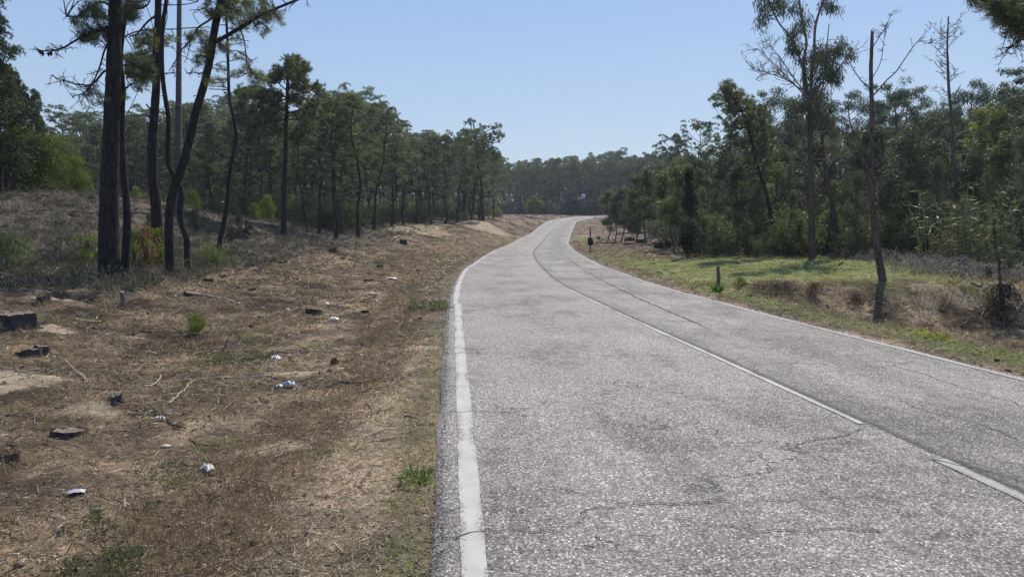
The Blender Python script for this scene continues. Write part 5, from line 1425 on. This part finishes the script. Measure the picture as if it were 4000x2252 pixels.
stick([(690, 1075), (660, 1066), (640, 1075)], 4, 'small curved stick in the rust brown weeds', c=MID, group=GS)
stick([(285, 1000), (282, 990), (288, 984), (302, 987)], 6, 'white broken branch standing on the split stump', c=(.62, .55, .45), up=.01)
stick([(910, 1395), (960, 1400), (1000, 1392)], 4, 'brown bark strip on the bare ground at lower centre', c=MID, group=GS)
stick([(965, 1330), (1000, 1334), (1040, 1326)], 4, 'short brown twig above the bark strip', c=MID, group=GS)
stick([(1020, 1052), (1040, 1056), (1052, 1048)], 5, 'twisted dark twig beside the asphalt edge', c=DK, group=GS)
stick([(990, 605), (1008, 598), (1018, 606)], 2.4, 'pale sticks arched before the sand pile', c=PALE, lift=.15)
stick([(1170, 602), (1176, 598), (1182, 588)], 2, 'thin pale stick upright beyond the burnt stump', c=PALE, lift=.1)
for i, (a, b_) in enumerate((((1542, 598), (1550, 608)), ((1533, 600), (1538, 607)), ((1632, 598), (1638, 606)), ((1640, 596), (1648, 606)), ((1660, 606), (1676, 622)), ((1600, 612), (1660, 603)), ((1640, 612), (1672, 598)), ((1480, 634), (1535, 634)))):
    stick([a, ((a[0] + b_[0]) / 2, (a[1] + b_[1]) / 2), b_], 2.4, ['pale stick leaning at the foot of the third sapling', 'short pale stick left of the leaning one', 'pale log piece by the branch heap', 'second pale log piece by the branch heap',
          'pale log sloping down right of the branch heap', 'grey branch lying across the branch heap', 'thin bent branch on top of the branch heap', 'grey branch lying flat on the right clearing'][i], c=PALE, lift=.12)
stick([(2445, 716), (2463, 720), (2472, 712)], 4, 'dark stick on the pale crest of the ditch side', c=DK, lift=.02)
stick([(2110, 668), (2118, 662), (2120, 660)], 5, 'short black stick on the green lawn', c=(.02, .02, .02), lift=.04)
# small woody debris, pale chips, clods
def debris(n, y0, y1, half, keep):
    x, y = fan(n, y0, y1, 0, half); k = rng.random(len(x)) < keep(x, y); return x[k], y[k]
x, y = debris(9000, 2.7, 45, .8, lambda x, y: (lambda Z: np.where(Z['a'] > .3, 1, .5 * (Z['b'] > 3) * (y < 19)) * (1 - Z['lawn']) * (.25 + .75 * sst(.4, .6, Z['n2'])))(zones(x, y)))
b = MB()
for i in range(len(x)):
    th = rng.random() * 3.14; sc = min(3.0, max(.7, y[i] / 7)); L = (.05 + .32 * rng.random() ** 2.5) * sc ** .6; w = (.003 + .009 * rng.random() ** 2) * sc
    o = np.array([x[i], y[i], float(0)]); d = np.array([math.cos(th), math.sin(th), 0]) * L
    pt = np.array([o - d / 2, o + rng.normal(size=3) * .04 * L * 3, o + d / 2]); pt[:, 2] = 0
    c = [PALE, MID, DK, (.15, .115, .09)][int(rng.integers(0, 4))]; tube(b, pt, w / 2, 3, 0, np.array(c) * (.7 + .6 * rng.random()), cap=False)
V, F, C = b.arrays(); V[:, 2] += zt(V[:, 0], V[:, 1]) + .008
tag(mk('woody_debris', V, F, M_wood, col=C), 'broken twigs and pine debris strewn over the cleared ground', None, kind='stuff')
x, y = debris(9000, 2.6, 60, .8, lambda x, y: (lambda Z: (Z['a'] > .25) * (.2 + .8 * sst(.45, .62, Z['n1'])) * (1 - .6 * Z['rust']))(zones(x, y)))
n = len(x); sc = np.clip(y / 5, .8, 5)
b = MB(); leaves(b, np.c_[x, y, zt(x, y) + .008], np.c_[rng.normal(size=n), rng.normal(size=n), rng.normal(size=n) * .35 + .1], (.012 + .03 * rng.random(n) ** 2) * sc, (.006 + .010 * rng.random(n)) * sc, mixc((.62, .52, .40), (.10, .075, .06), (rng.random(n) > .42) * (.5 + .5 * rng.random(n))))
V, F, C = b.arrays(); tag(mk('bark_chips', V, F, M_dry, col=C), 'pale and dark bark chips scattered over the cleared ground', None, kind='stuff')
x, y = debris(2200, 2.8, 70, .8, lambda x, y: (lambda Z: np.where(Z['a'] > .5, .25 + .75 * sst(.48, .62, Z['n1']), 1.0 * (Z['b'] > 2) * (y < 19)) * (1 - Z['lawn']) * (1 - .5 * Z['hill']))(zones(x, y)))
n = len(x); r = (.010 + .026 * rng.random(n) ** 2) * np.clip(y / 6, .9, 4); oct_ = np.array([(1, 0, 0), (0, 1, 0), (-1, 0, 0), (0, -1, 0), (0, 0, .9), (0, 0, -.7)], float)
Fo = np.array([(0, 1, 4), (1, 2, 4), (2, 3, 4), (3, 0, 4), (1, 0, 5), (2, 1, 5), (3, 2, 5), (0, 3, 5)])
V = (np.c_[x, y, zt(x, y)][:, None, :] + oct_[None] * r[:, None, None] * (.6 + .8 * rng.random((n, 6, 1)))).reshape(-1, 3); F = (Fo[None] + (np.arange(n) * 6)[:, None, None]).reshape(-1, 3)
C = np.repeat(mixc((.07, .055, .045), (.22, .165, .12), rng.random(n)), 6, axis=0)
tag(mk('earth_clods', V, F, M_wood, col=C), 'dark clods, bark lumps and cones strewn on the ground', None, kind='stuff')
# gravel grit at the asphalt edges
NG = 7000; yy = 2.6 * (60 / 2.6) ** rng.random(NG); sd = rng.random(NG) < .5
xx = np.where(sd, Lx(yy) - np.abs(rng.normal(size=NG)) * .13 + .05, Rx(yy) + np.abs(rng.normal(size=NG)) * .16 - .04)
r = (.003 + .005 * rng.random(NG)) * np.clip(yy / 6, 1, 4); zz = np.where((xx > Lx(yy)) & (xx < Rx(yy)), roadz(xx, yy), zt(xx, yy)) + .003
V = (np.c_[xx, yy, zz][:, None, :] + oct_[None] * r[:, None, None] * (.6 + .8 * rng.random((NG, 6, 1)))).reshape(-1, 3); F = (Fo[None] + (np.arange(NG) * 6)[:, None, None]).reshape(-1, 3)
C = np.repeat(mixc((.20, .16, .12), (.52, .44, .34), rng.random(NG)), 6, axis=0)
tag(mk('gravel', V, F, M_wood, col=C), 'loose grit along both edges of the asphalt', None, kind='stuff')

# ---- cracks in the asphalt, traced
m_, nt_, o_ = newmat('crack_tar'); b_ = N(nt_, 'ShaderNodeBsdfPrincipled', Roughness=.95); b_.inputs['Base Color'].default_value = (.035, .033, .031, 1); nt_.links.new(b_.outputs[0], o_.inputs[0]); M_crack = m_
def ongr(u, v):
    a, b = ray(u, v); d = CAMH + b * _ry - roadz(a * _ry, _ry); i = int(np.argmax(d < 0)); return np.array([a * _ry[i], _ry[i]])
CR = [([(1977, 1136), (2021, 1114), (2083, 1107), (2172, 1080)], 11), ([(1907, 1121), (2039, 1118), (2141, 1114), (2243, 1111)], 5), ([(1509, 1260), (1685, 1266), (1836, 1260), (1995, 1263), (2172, 1254), (2304, 1254), (2508, 1247)], 7),
      ([(1100, 1353), (1155, 1350), (1190, 1346), (1222, 1344), (1290, 1342), (1376, 1335), (1447, 1322), (1478, 1291), (1588, 1278), (1730, 1264)], 9), ([(1380, 1222), (1429, 1238), (1478, 1247)], 9), ([(1730, 1326), (1818, 1333), (1924, 1335), (2066, 1340), (2234, 1340)], 7),
      ([(1641, 1061), (1677, 1056), (1700, 1062)], 7), ([(1120, 1038), (1145, 1038), (1186, 1037), (1230, 1038), (1300, 1035)], 8), ([(1120, 974), (1145, 973), (1180, 973), (1215, 972)], 6), ([(1142, 766), (1165, 765), (1230, 763), (1310, 764), (1390, 760)], 9),
      ([(1170, 757), (1230, 755), (1290, 756), (1350, 752)], 8), ([(1399, 633), (1430, 652), (1470, 680), (1505, 700), (1560, 728), (1620, 757), (1700, 790), (1790, 830)], 9), ([(2242, 920), (2330, 945), (2420, 975), (2500, 1000), (2600, 1030)], 12),
      ([(1478, 1291), (1500, 1320), (1560, 1345), (1640, 1352)], 6), ([(1230, 1195), (1270, 1190), (1330, 1198)], 5), ([(1405, 1120), (1450, 1128), (1500, 1140)], 5), ([(1560, 900), (1620, 895), (1700, 898)], 5), ([(1480, 968), (1560, 962), (1620, 964)], 5), ([(1288, 830), (1380, 826), (1450, 822)], 8),
      ([(1290, 700), (1350, 699), (1400, 696)], 8), ([(1330, 655), (1380, 654), (1425, 652)], 7), ([(1250, 905), (1300, 900), (1380, 903)], 6), ([(2300, 1150), (2380, 1170), (2470, 1185), (2560, 1215)], 14), ([(2260, 1010), (2350, 1040), (2440, 1060), (2560, 1110)], 10)]
Vc = []; Fc = []
for pts, w_ in CR:
    W2 = catmull(np.c_[np.array([ongr(*p_) for p_ in pts]), np.zeros(len(pts))], 14)[:, :2]
    ym = W2[:, 1].mean(); W2 = W2 + np.c_[(fbm(W2[:, 0] * 9, W2[:, 1] * 9, 5, 3) - .5), (fbm(W2[:, 0] * 9, W2[:, 1] * 9, 15, 3) - .5)] * .10
    t_ = np.gradient(W2, axis=0); t_ /= np.linalg.norm(t_, axis=1)[:, None] + 1e-9; nn_ = np.c_[t_[:, 1], -t_[:, 0]]
    wd_ = w_ * .00035 * (.3 + 1.4 * fbm(W2[:, 0] * 6, W2[:, 1] * 6, 25, 3)) * max(1, ym / 7); wd_[0] = wd_[-1] = 0.0005
    A_ = W2 + nn_ * wd_[:, None]; B_ = W2 - nn_ * wd_[:, None]; n0 = len(Vc)
    for a_, b2 in zip(A_, B_): Vc.append((*a_, float(roadz(*a_)) + .0075)); Vc.append((*b2, float(roadz(*b2)) + .0075))
    Fc += [(n0 + 2 * q, n0 + 2 * q + 1, n0 + 2 * q + 3, n0 + 2 * q + 2) for q in range(len(W2) - 1)]
mk('road_cracks', Vc, Fc, M_crack, kind='structure')

# ---- scraps of rubbish
def scrap(u, v, wpx, hpx, label, c=(.44, .42, .38), name='plastic_scrap', crump=.5, cat_='litter', mat=None, group='white rubbish on the cleared ground'):
    g = gp(u, v); m = PXM(g[1]); w_, h_ = wpx * m / 2, hpx * m
    k = 9; V = []; F = []
    for i in range(k):
        for j in range(k):
            a = i / (k - 1) * 2 - 1; b_ = j / (k - 1) * 2 - 1; q = max(0, 1 - (a * a + b_ * b_) * .55)
            V.append((a * w_ * (1 + rng.normal() * .10), b_ * w_ * .55 * (1 + rng.normal() * .10), h_ * (q * .8 * (1 - .2 * rng.random()) + crump * .45 * rng.normal() * q) + .004))
    for i in range(k - 1):
        for j in range(k - 1): F.append((i * k + j, (i + 1) * k + j, (i + 1) * k + j + 1, i * k + j + 1))
    o = mk(name, V, F, mat or M_plastic, None, False, np.tile(c, (len(V), 1)), loc=(g[0], g[1] + w_ * .3, g[2] + .01)); o.rotation_euler = (0, 0, rng.normal() * .4)
    return tag(o, label, cat_, group)
scrap(982, 703, 26, 6, 'flat white paper sheet lying between small stumps', (.50, .48, .44), 'paper_sheet', .1, 'paper')
scrap(970, 712, 8, 3, 'tiny white scrap just below the flat sheet')
scrap(690, 907, 30, 11, 'clear crumpled plastic bag by the green weeds', (.42, .43, .45), 'plastic_bag', .6, 'plastic bag')
scrap(728, 975, 26, 12, 'bluish white torn bag with an upright tip', (.36, .40, .52), 'plastic_bag', .8, 'plastic bag')
scrap(702, 976, 16, 7, 'smaller white piece left of the bluish torn bag', (.50, .52, .56))
scrap(519, 1188, 42, 14, 'crumpled white bag half hidden in dark green weeds', (.44, .42, .39), 'plastic_bag', .6, 'plastic bag')
scrap(190, 1253, 44, 7, 'flattened clear bottle in the straw', (.45, .43, .44), 'plastic_bottle', .6, 'bottle')
scrap(822, 768, 12, 6, 'white scrap right of the spiky twig', (.50, .48, .44))
scrap(840, 806, 20, 7, 'cream crumpled paper right of the wide plank-strip stump', (.70, .67, .60), 'paper_scrap', .5, 'paper')
scrap(724, 783, 12, 8, 'cream scrap standing left of the wide plank-strip stump', (.75, .73, .64))
scrap(461, 688, 10, 5, 'white scrap at the foot of the crooked pine', (.50, .48, .44))
scrap(600, 765, 8, 4, 'white speck at the tip of the pale branch', (.50, .48, .44))
scrap(417, 1128, 24, 4, 'pale flat wood sliver amid dry grass', (.55, .48, .38), 'wood_sliver', .3, 'wood scrap')
scrap(395, 1056, 14, 5, 'small cream scrap by the dark knobbly stick', (.62, .58, .50))
scrap(405, 1062, 16, 8, 'crumpled black and white wrapper', (.30, .30, .30), 'wrapper', .9, 'wrapper')
scrap(2418 * 0 + 2370, 856, 9, 6, 'white scrap beside the yellow leaved plant', (.82, .82, .78), group=None)
scrap(1829, 708, 8, 6, 'white scrap in the spiky plant leaves', (.50, .48, .44), group=None)
scrap(1506, 1014 * 0 + 660, 5, 3, 'white speck in the grass by the right edge line', (.50, .48, .44), group=None)
scrap(748, 842, 6, 4, 'small white speck above the pebble', (.50, .48, .44)); scrap(935, 1500 * 0 + 968 + 38, 5, 3, 'pinkish scrap near the dark branch', (.75, .6, .66))
# dark pine cone and stones
def lump(u, v, wpx, hpx, label, c, name, cat_, rough=.25, group=None):
    g = gp(u, v); m = PXM(g[1]); r = wpx * m / 2; h = hpx * m / 2
    V = []; F = []; a_, b_ = 9, 14
    for i in range(a_):
        ph = math.pi * (i + .3) / (a_ - .4)
        for j in range(b_):
            t_ = 2 * math.pi * j / b_; k = 1 + rough * rng.normal() * .5
            V.append((r * math.sin(ph) * math.cos(t_) * k, r * math.sin(ph) * math.sin(t_) * k, h * math.cos(ph) * k))
    for i in range(a_ - 1):
        for j in range(b_): F.append((i * b_ + j, i * b_ + (j + 1) % b_, (i + 1) * b_ + (j + 1) % b_, (i + 1) * b_ + j))
    o = mk(name, V, F, M_wood, None, False, np.tile(c, (len(V), 1)), loc=(g[0], g[1], g[2] + h * .75)); return tag(o, label, cat_, group)
lump(841, 916, 20, 15, 'dark open pine cone lying on the rusty weeds', (.06, .045, .035), 'pine_cone', 'pine cone', .5)
lump(911, 869, 11, 8, 'round dark stone between the green weeds', (.09, .085, .08), 'stone', 'stone')
lump(1888, 746, 9, 7, 'round black stone in the right verge grass', (.04, .04, .04), 'stone', 'stone')
lump(2365, 857 * 0 + 842, 9, 6, 'dark stone right of the yellow leaved plant', (.04, .035, .035), 'stone', 'stone')
lump(2506, 908, 14, 7, 'blackish clod at the verge near the right edge of the picture', (.035, .035, .03), 'stone', 'stone')
lump(2535, 934, 20, 6, 'flat dark clod right at the asphalt, far right', (.04, .035, .035), 'stone', 'stone')
lump(1505, 1002 * 0 + 601 + 0, 10, 7, 'dark lump beyond the marker post', (.05, .045, .04), 'stone', 'stone')
lump(1012, 1042 * 0 + 957, 12, 6, 'dark knot of bark in the green verge', (.06, .05, .04), 'bark_piece', 'bark')
for (u, v, wv, hv, lab) in ((1668, 625, 46, 26, 'black tangle of roots under the branch heap'), (1585, 606, 26, 13, 'dark upturned root clump with spiky tips'), (1760, 635, 26, 20, 'dark root mass at the foot of the black cypress')):
    g = gp(u, v); m = PXM(g[1]); rt = thing('root_heap', lab, 'root heap', g); b = MB()
    for _ in range(90):
        a = np.array([rng.normal() * wv * m * .22, rng.normal() * wv * m * .15, abs(rng.normal()) * hv * m * .25]); e = a + rng.normal(size=3) * hv * m * .4; e[2] = abs(e[2])
        tube(b, catmull([a, (a + e) / 2 + rng.normal(size=3) * .05, e], 3), np.linspace(.05, .012, 7), 4, .2, (.045, .036, .032))
    b.build('roots', M_bark, rt)

# ---- posts and signs
g = gp(1484, 634); m = PXM(g[1]); rt = thing('marker_post', 'thin wooden marker post with a dark plate half way up on the right verge', 'marker post', g)
b = MB(); tube(b, [(0, 0, -.2), (0, 0, 35 * m), (0, 0, 63 * m)], [1.9 * m, 2.0 * m, 2.2 * m], 4, 0, (.22, .18, .14)); b.build('post', M_wood, rt, smooth=False)
hx = [(-6.5, 18), (7.5, 18), (7.0, 26), (4.5, 36), (2, 36), (-6.5, 36)]
V = [(x_ * m, -.035, z_ * m) for x_, z_ in hx] + [(x_ * m, -.06, z_ * m) for x_, z_ in hx]
F = [(0, 1, 2, 3), (0, 3, 4, 5), (9, 8, 7, 6), (11, 10, 9, 6)] + [(i, 6 + i, 6 + (i + 1) % 6, (i + 1) % 6) for i in range(6)]
V = [(a, b_ + .0, c) for a, b_, c in V]; mk('plate', V, F, M_concrete, rt, False, np.tile((.02, .02, .022), (12, 1)))
g = gp(1812, 738); m = PXM(g[1]); rt = thing('wooden_post', 'short grey square post standing in the spiky plant', 'post', (g[0], g[1] + .15, g[2]))
b = MB(); tube(b, [(0, 0, -.2), (-2 * m, 0, 40 * m), (-3.5 * m, 0, 66 * m), (-3.5 * m, 0, 67 * m)], [4.6 * m, 4.4 * m, 4.2 * m, 3.2 * m], 4, .03, (.12, .11, .10)); b.build('post', M_wood, rt, smooth=False)
g = gp(1376, 549); rt = thing('verge_marker', 'tiny white marker standing by the outside of the far bend', 'road marker', (g[0], g[1], g[2])); m = PXM(g[1])
b = MB(); tube(b, [(0, 0, -.2), (0, 0, 3 * m), (0, 0, 8 * m)], [1.4 * m, 1.4 * m, 1.3 * m], 6, 0, (.75, .75, .72)); b.build('post', M_plastic, rt)
x, y = world_at(1466, 171); z0 = float(zt(x, y)); m = PXM(y); rt = thing('road_sign', 'small white rectangular sign high on a thin pole at the far bend', 'road sign', (x, y, z0)); zc = P(1466, 494, y)[2] - z0
b = MB(); tube(b, [(0, .04, -.2), (0, .04, zc)], [.04, .04], 6, 0, (.12, .12, .12)); b.build('pole', M_concrete, rt)
def slab(w_, h_, d0, d1, c, name, par, xx=0, zz=0):
    V = [(xx + sx * w_, dd, zz + sz * h_) for dd in (d0, d1) for (sx, sz) in ((-1, -1), (1, -1), (1, 1), (-1, 1))]
    F = [(0, 1, 2, 3), (7, 6, 5, 4), (0, 4, 5, 1), (1, 5, 6, 2), (2, 6, 7, 3), (3, 7, 4, 0)]
    return mk(name, V, F, M_plastic, par, False, np.tile(c, (8, 1)))
pn = slab(4.4 * m, 5.6 * m, -.03, .0, (.74, .74, .77), 'panel', rt, 0, zc); slab(1.6 * m, 2.6 * m, -.036, -.032, (.50, .51, .58), 'printed_mark', pn, 0, zc)

# ---- plants that stand alone
def plant(name, label, cat_, u, v, H, arr, group=None, y=None, wide=1., mat=None):
    if y is None: g = gp(u, v)
    else: x_, _ = world_at(u, y); g = ground(x_, y)
    rt = thing(name, label, cat_, (g[0], g[1], g[2] - .03), rng.random() * 6, group); rt.scale = (wide, wide, 1)
    arr[0].build('stems', M_bark, rt); arr[1].build('foliage', mat or M_leaf, rt, smooth=False); return rt
YEL = ((.15, .155, .03), (.38, .35, .07)); LIM = ((.09, .13, .025), (.26, .33, .06)); DKG = ((.018, .024, .02), (.04, .055, .035)); GRY = ((.07, .08, .05), (.19, .20, .12)); ORG = ((.16, .12, .05), (.42, .22, .10))
plant('shrub', 'bright yellow green small tree standing before the far pines', 'small tree', 1341, 540, 3, leafy_arrays(4.0, 1.75, .25, 2200, .34, .20, YEL, .1, 2, 22, taper=.3, lump=.36), y=150)
plant('shrub', 'large dark rounded bush outside the far bend', 'bush', 1452, 540, 3, leafy_arrays(3.3, 3.0, .0, 5200, .42, .22, DKG, .1, 4, 36, taper=.3, lump=.5), y=171)
plant('shrub', 'second dark bush merging right of the large rounded one', 'bush', 1488, 540, 3, leafy_arrays(2.8, 2.4, .0, 4000, .42, .22, DKG, .1, 4, 30, taper=.35, lump=.5), y=170)
plant('shrub', 'green shrub with red and orange new leaves between the pine trunks', 'shrub', 368, 672, 1, leafy_arrays(1.0, .40, .0, 1500, .055, .026, ORG, .0, 7, 20, taper=.2, lump=.45))
plant('shrub', 'bright green upright shrub between the leaning and middle pines', 'shrub', 404, 668, 1, leafy_arrays(.95, .30, .05, 1200, .06, .026, LIM, -.6, 8, 18, taper=.1, lump=.4), wide=1.1)
plant('shrub', 'small lime shrub hidden right behind the thick trunks', 'shrub', 340, 672, 1, leafy_arrays(1.0, .35, .05, 900, .06, .026, LIM, -.5, 6, 14, taper=.2, lump=.4))
plant('shrub', 'thin leafy lime plant left of the thickest trunk', 'shrub', 226, 664, 1, leafy_arrays(.95, .36, .1, 650, .06, .028, LIM, -.3, 6, 12, taper=.1, lump=.35))
plant('shrub', 'rounded grey green bush at the left edge of the picture', 'shrub', 16, 672, 1, leafy_arrays(.72, .50, .0, 3400, .07, .012, ((.09, .11, .05), (.26, .28, .14)), -.8, 8, 30, taper=.2, lump=.4), wide=1.1)
plant('shrub', 'low green shrub at the foot of the thin wavy pine', 'shrub', 540, 668, 1, leafy_arrays(.7, .5, .0, 1300, .06, .028, ((.07, .09, .03), (.19, .22, .08)), -.3, 8, 20, taper=.1, lump=.4))
for i, (u, v, h) in enumerate(((492, 590, .8), (600, 600, 1.0), (578, 610, .7), (620, 588, .9), (378, 600, .6))):
    plant('shrub', ['slim dark juniper-like shrub on the heath right of the crooked pine', 'dark upright shrub on the heath right of the thin wavy pine', 'low dark shrub just below the upright one', 'dark shrub highest on the heath slope', 'small dark shrub behind the red leaved one'][i], 'shrub', u, v, h,
          leafy_arrays(h * 1.3, .24, .0, 1100, .07, .02, ((.04, .045, .03), (.10, .11, .06)), -.9, 5, 16, taper=.4, lump=.4), 'dark upright shrubs on the heath')
plant('leafy_plant', 'low plant with yellow leaves on the right verge below the shadow tip', 'plant', 2335, 851, .2, leafy_arrays(.13, .28, .0, 260, .045, .022, YEL, -.1, 5, 16, taper=.0, lump=.3), wide=1.2)
plant('leafy_plant', 'fresh green broad leaved plant by the asphalt edge at lower centre', 'plant', 1056, 1212, .2, leafy_arrays(.12, .10, .0, 150, .05, .009, ((.07, .11, .03), (.15, .22, .06)), -.9, 5, 10, taper=.0, lump=.3), wide=1.2)
plant('leafy_plant', 'spreading green weed in the ditch by the bend of the edge line', 'plant', 1085, 778, .3, leafy_arrays(.18, .36, .0, 700, .06, .012, ((.06, .085, .03), (.16, .20, .08)), -.5, 5, 14, taper=.0, lump=.35))
plant('leafy_plant', 'low dark green bramble with tiny leaves at the bottom left', 'plant', 270, 1440, .2, leafy_arrays(.09, .20, .0, 900, .016, .010, ((.05, .08, .03), (.14, .20, .08)), -.2, 5, 26, taper=.0, lump=.3), wide=1.2)
plant('leafy_plant', 'dark green weeds beside the crumpled white bag', 'plant', 440, 1205, .2, leafy_arrays(.10, .22, .0, 700, .022, .006, ((.05, .07, .035), (.13, .15, .08)), -.6, 5, 22, taper=.0, lump=.3), wide=1.3)
plant('leafy_plant', 'small dark green weeds between bottom bramble and white bag', 'plant', 270, 1325, .2, leafy_arrays(.09, .18, .0, 450, .020, .006, ((.05, .07, .035), (.13, .15, .08)), -.6, 5, 16, taper=.0, lump=.3), wide=1.3)
plant('leafy_plant', 'dark low creeper with yellow leaves left of the clear bag', 'plant', 600, 912, .2, leafy_arrays(.08, .45, .0, 600, .035, .012, ((.04, .05, .025), (.14, .16, .06)), -.2, 5, 22, taper=.0, lump=.25), wide=1.1)
plant('grass_clump', 'light green grass clump alone on the straw at left', 'grass clump', 492, 842, .2, leafy_arrays(.24, .17, .0, 520, .14, .006, ((.14, .18, .05), (.30, .34, .12)), -1.6, 1, 8, taper=.0, lump=.35))
# spiky plant
g = gp(1803, 738); m = PXM(g[1]); rt = thing('spiky_plant', 'green sword leaved plant at the foot of the grey post', 'spiky plant', (g[0], g[1] - .05, g[2])); b = MB()
for _ in range(70):
    d = unit(np.array([rng.normal() * .75, rng.normal() * .6, .75 + .5 * rng.random()])); L = (.26 + .12 * rng.random())
    sd = unit(np.cross(d, (0, 1, .2))) * .009; tip = d * L + (0, 0, -.03 * rng.random())
    b.add([(0, 0, 0) + rng.normal(size=3) * .02 - sd * .6, d * L * .5 - sd, tip, d * L * .5 + sd], [(0, 1, 2, 3)], np.array((.11, .17, .04)) * (.6 + .8 * rng.random()))
b.build('leaves', M_grass, rt, smooth=False)
# canes and bramble at right
g = ground(*world_at(2455, 23)); rt = thing('giant_cane', 'clump of tall green canes with glossy strap leaves behind the roadside pine', 'cane clump', g); b = MB(); st = MB()
for _ in range(46):
    o = np.array([rng.normal() * .85, rng.normal() * .5, 0]); H = 1.6 + 1.3 * rng.random(); ln_ = np.array([rng.normal() * .25, rng.normal() * .2, 1]) * H
    tube(st, [o, o + ln_ * .5, o + ln_], [.012, .010, .005], 4, 0, (.22, .22, .10))
    k = int(rng.integers(8, 15)); f = .25 + .75 * rng.random(k); C = o + ln_ * f[:, None]; a = rng.random(k) * 6.28
    leaves(b, C, np.c_[np.cos(a), np.sin(a), .55 - .9 * rng.random(k)], .34, .045, mixc((.10, .14, .05), (.26, .30, .12), rng.random(k)))
st.build('stems', M_twig, rt); b.build('leaves', leaf_mat('glossy_cane_leaves', .25, .55, .3, 0), rt, smooth=False)
plant('shrub', 'dried brown shrub left of the green canes', 'shrub', 2420, 640, 2, leafy_arrays(2.3, .75, .0, 2600, .10, .03, ((.10, .075, .06), (.24, .19, .15)), .2, 8, 26, taper=.3, lump=.45), y=24)
for i, (u, v, w_) in enumerate(((2310, 668, 1.2), (2385, 688, 1.3), (2455, 698, 1.0), (2555, 700, .9), (2566, 800, .5), (2200, 655, .7), (2490, 668, 1.1))):
    g = gp(u, v); rt = thing('bramble_thicket', ['grey dead bramble tangle right of the broken trunk', 'widest tangle of dead canes before the dried shrub', 'dead bramble tangle left of the roadside pine', 'dead tangle right behind the roadside pine', 'pale dry scrub at the right edge beside the ditch', 'small brown tangle left of the broken trunk', 'tangle of dead stems under the green canes'][i], 'bramble', g, 0, 'dead bramble tangles at the back of the lawn'); b = MB()
    for _ in range(int(150 * w_)):
        o = np.array([rng.normal() * w_ * .55, rng.normal() * .9, 0]); hh = .34 * rng.random() ** 1.6 * (1 if i != 4 else .6); a = rng.random() * 6.28; L = .25 + .45 * rng.random()
        p1 = o + (math.cos(a) * L * .5, math.sin(a) * L * .5, hh + .15); p2 = o + (math.cos(a) * L, math.sin(a) * L, max(0, hh - .05 + rng.normal() * .12))
        tube(b, catmull([o, p1, p2], 3), .005 + .004 * rng.random(), 3, 0, mixc((.14, .12, .10), (.42, .36, .29), [rng.random()])[0], cap=False)
    b.build('stems', M_twig, rt)
g = gp(2518, 788); plant('shrub', 'low blackish shrub in the ditch under the roadside pine', 'shrub', 2520, 786, .5, leafy_arrays(.62, .42, .0, 1500, .09, .018, ((.035, .035, .028), (.10, .10, .07)), -.8, 6, 20, taper=.2, lump=.4), wide=1.1)
for i, (u, v, h, c) in enumerate(((1930, 745, .35, 0), (1985, 752, .4, 0), (2050, 745, .28, 0), (2150, 770, .3, 0), (1860, 722, .2, 1))):
    plant('shrub', ['dark brown tuft first on the ditch bank from the spiky plant', 'darkest dead tuft on the ditch bank', 'small dead tuft on the ditch bank left of the shadow', 'dead tuft low on the bank by the trunk shadow', 'leafy weed just right of the spiky plant'][i], 'dead tuft' if not c else 'plant', u, v, h,
          leafy_arrays(h, h * .9, .0, 420, .10, .010, ((.05, .04, .035), (.17, .125, .09)) if not c else LIM, -1., 1, 12, taper=.2, lump=.4), None, mat=M_dry)
# ------------------------------------------------------------------ air
m, nt, o = newmat('air'); pv = nt.nodes.new('ShaderNodeVolumePrincipled')
pv.inputs['Color'].default_value = (.80, .88, 1.0, 1); pv.inputs['Density'].default_value = .0004; pv.inputs['Anisotropy'].default_value = .35
nt.links.new(pv.outputs[0], o.inputs['Volume'])
V = [(x_, y_, z_) for z_ in (-12, 42) for (x_, y_) in ((-720, -130), (720, -130), (720, 910), (-720, 910))]
F = [(0, 3, 2, 1), (4, 5, 6, 7), (0, 1, 5, 4), (1, 2, 6, 5), (2, 3, 7, 6), (3, 0, 4, 7)]
hz = mk('haze', V, F, m, kind='stuff')
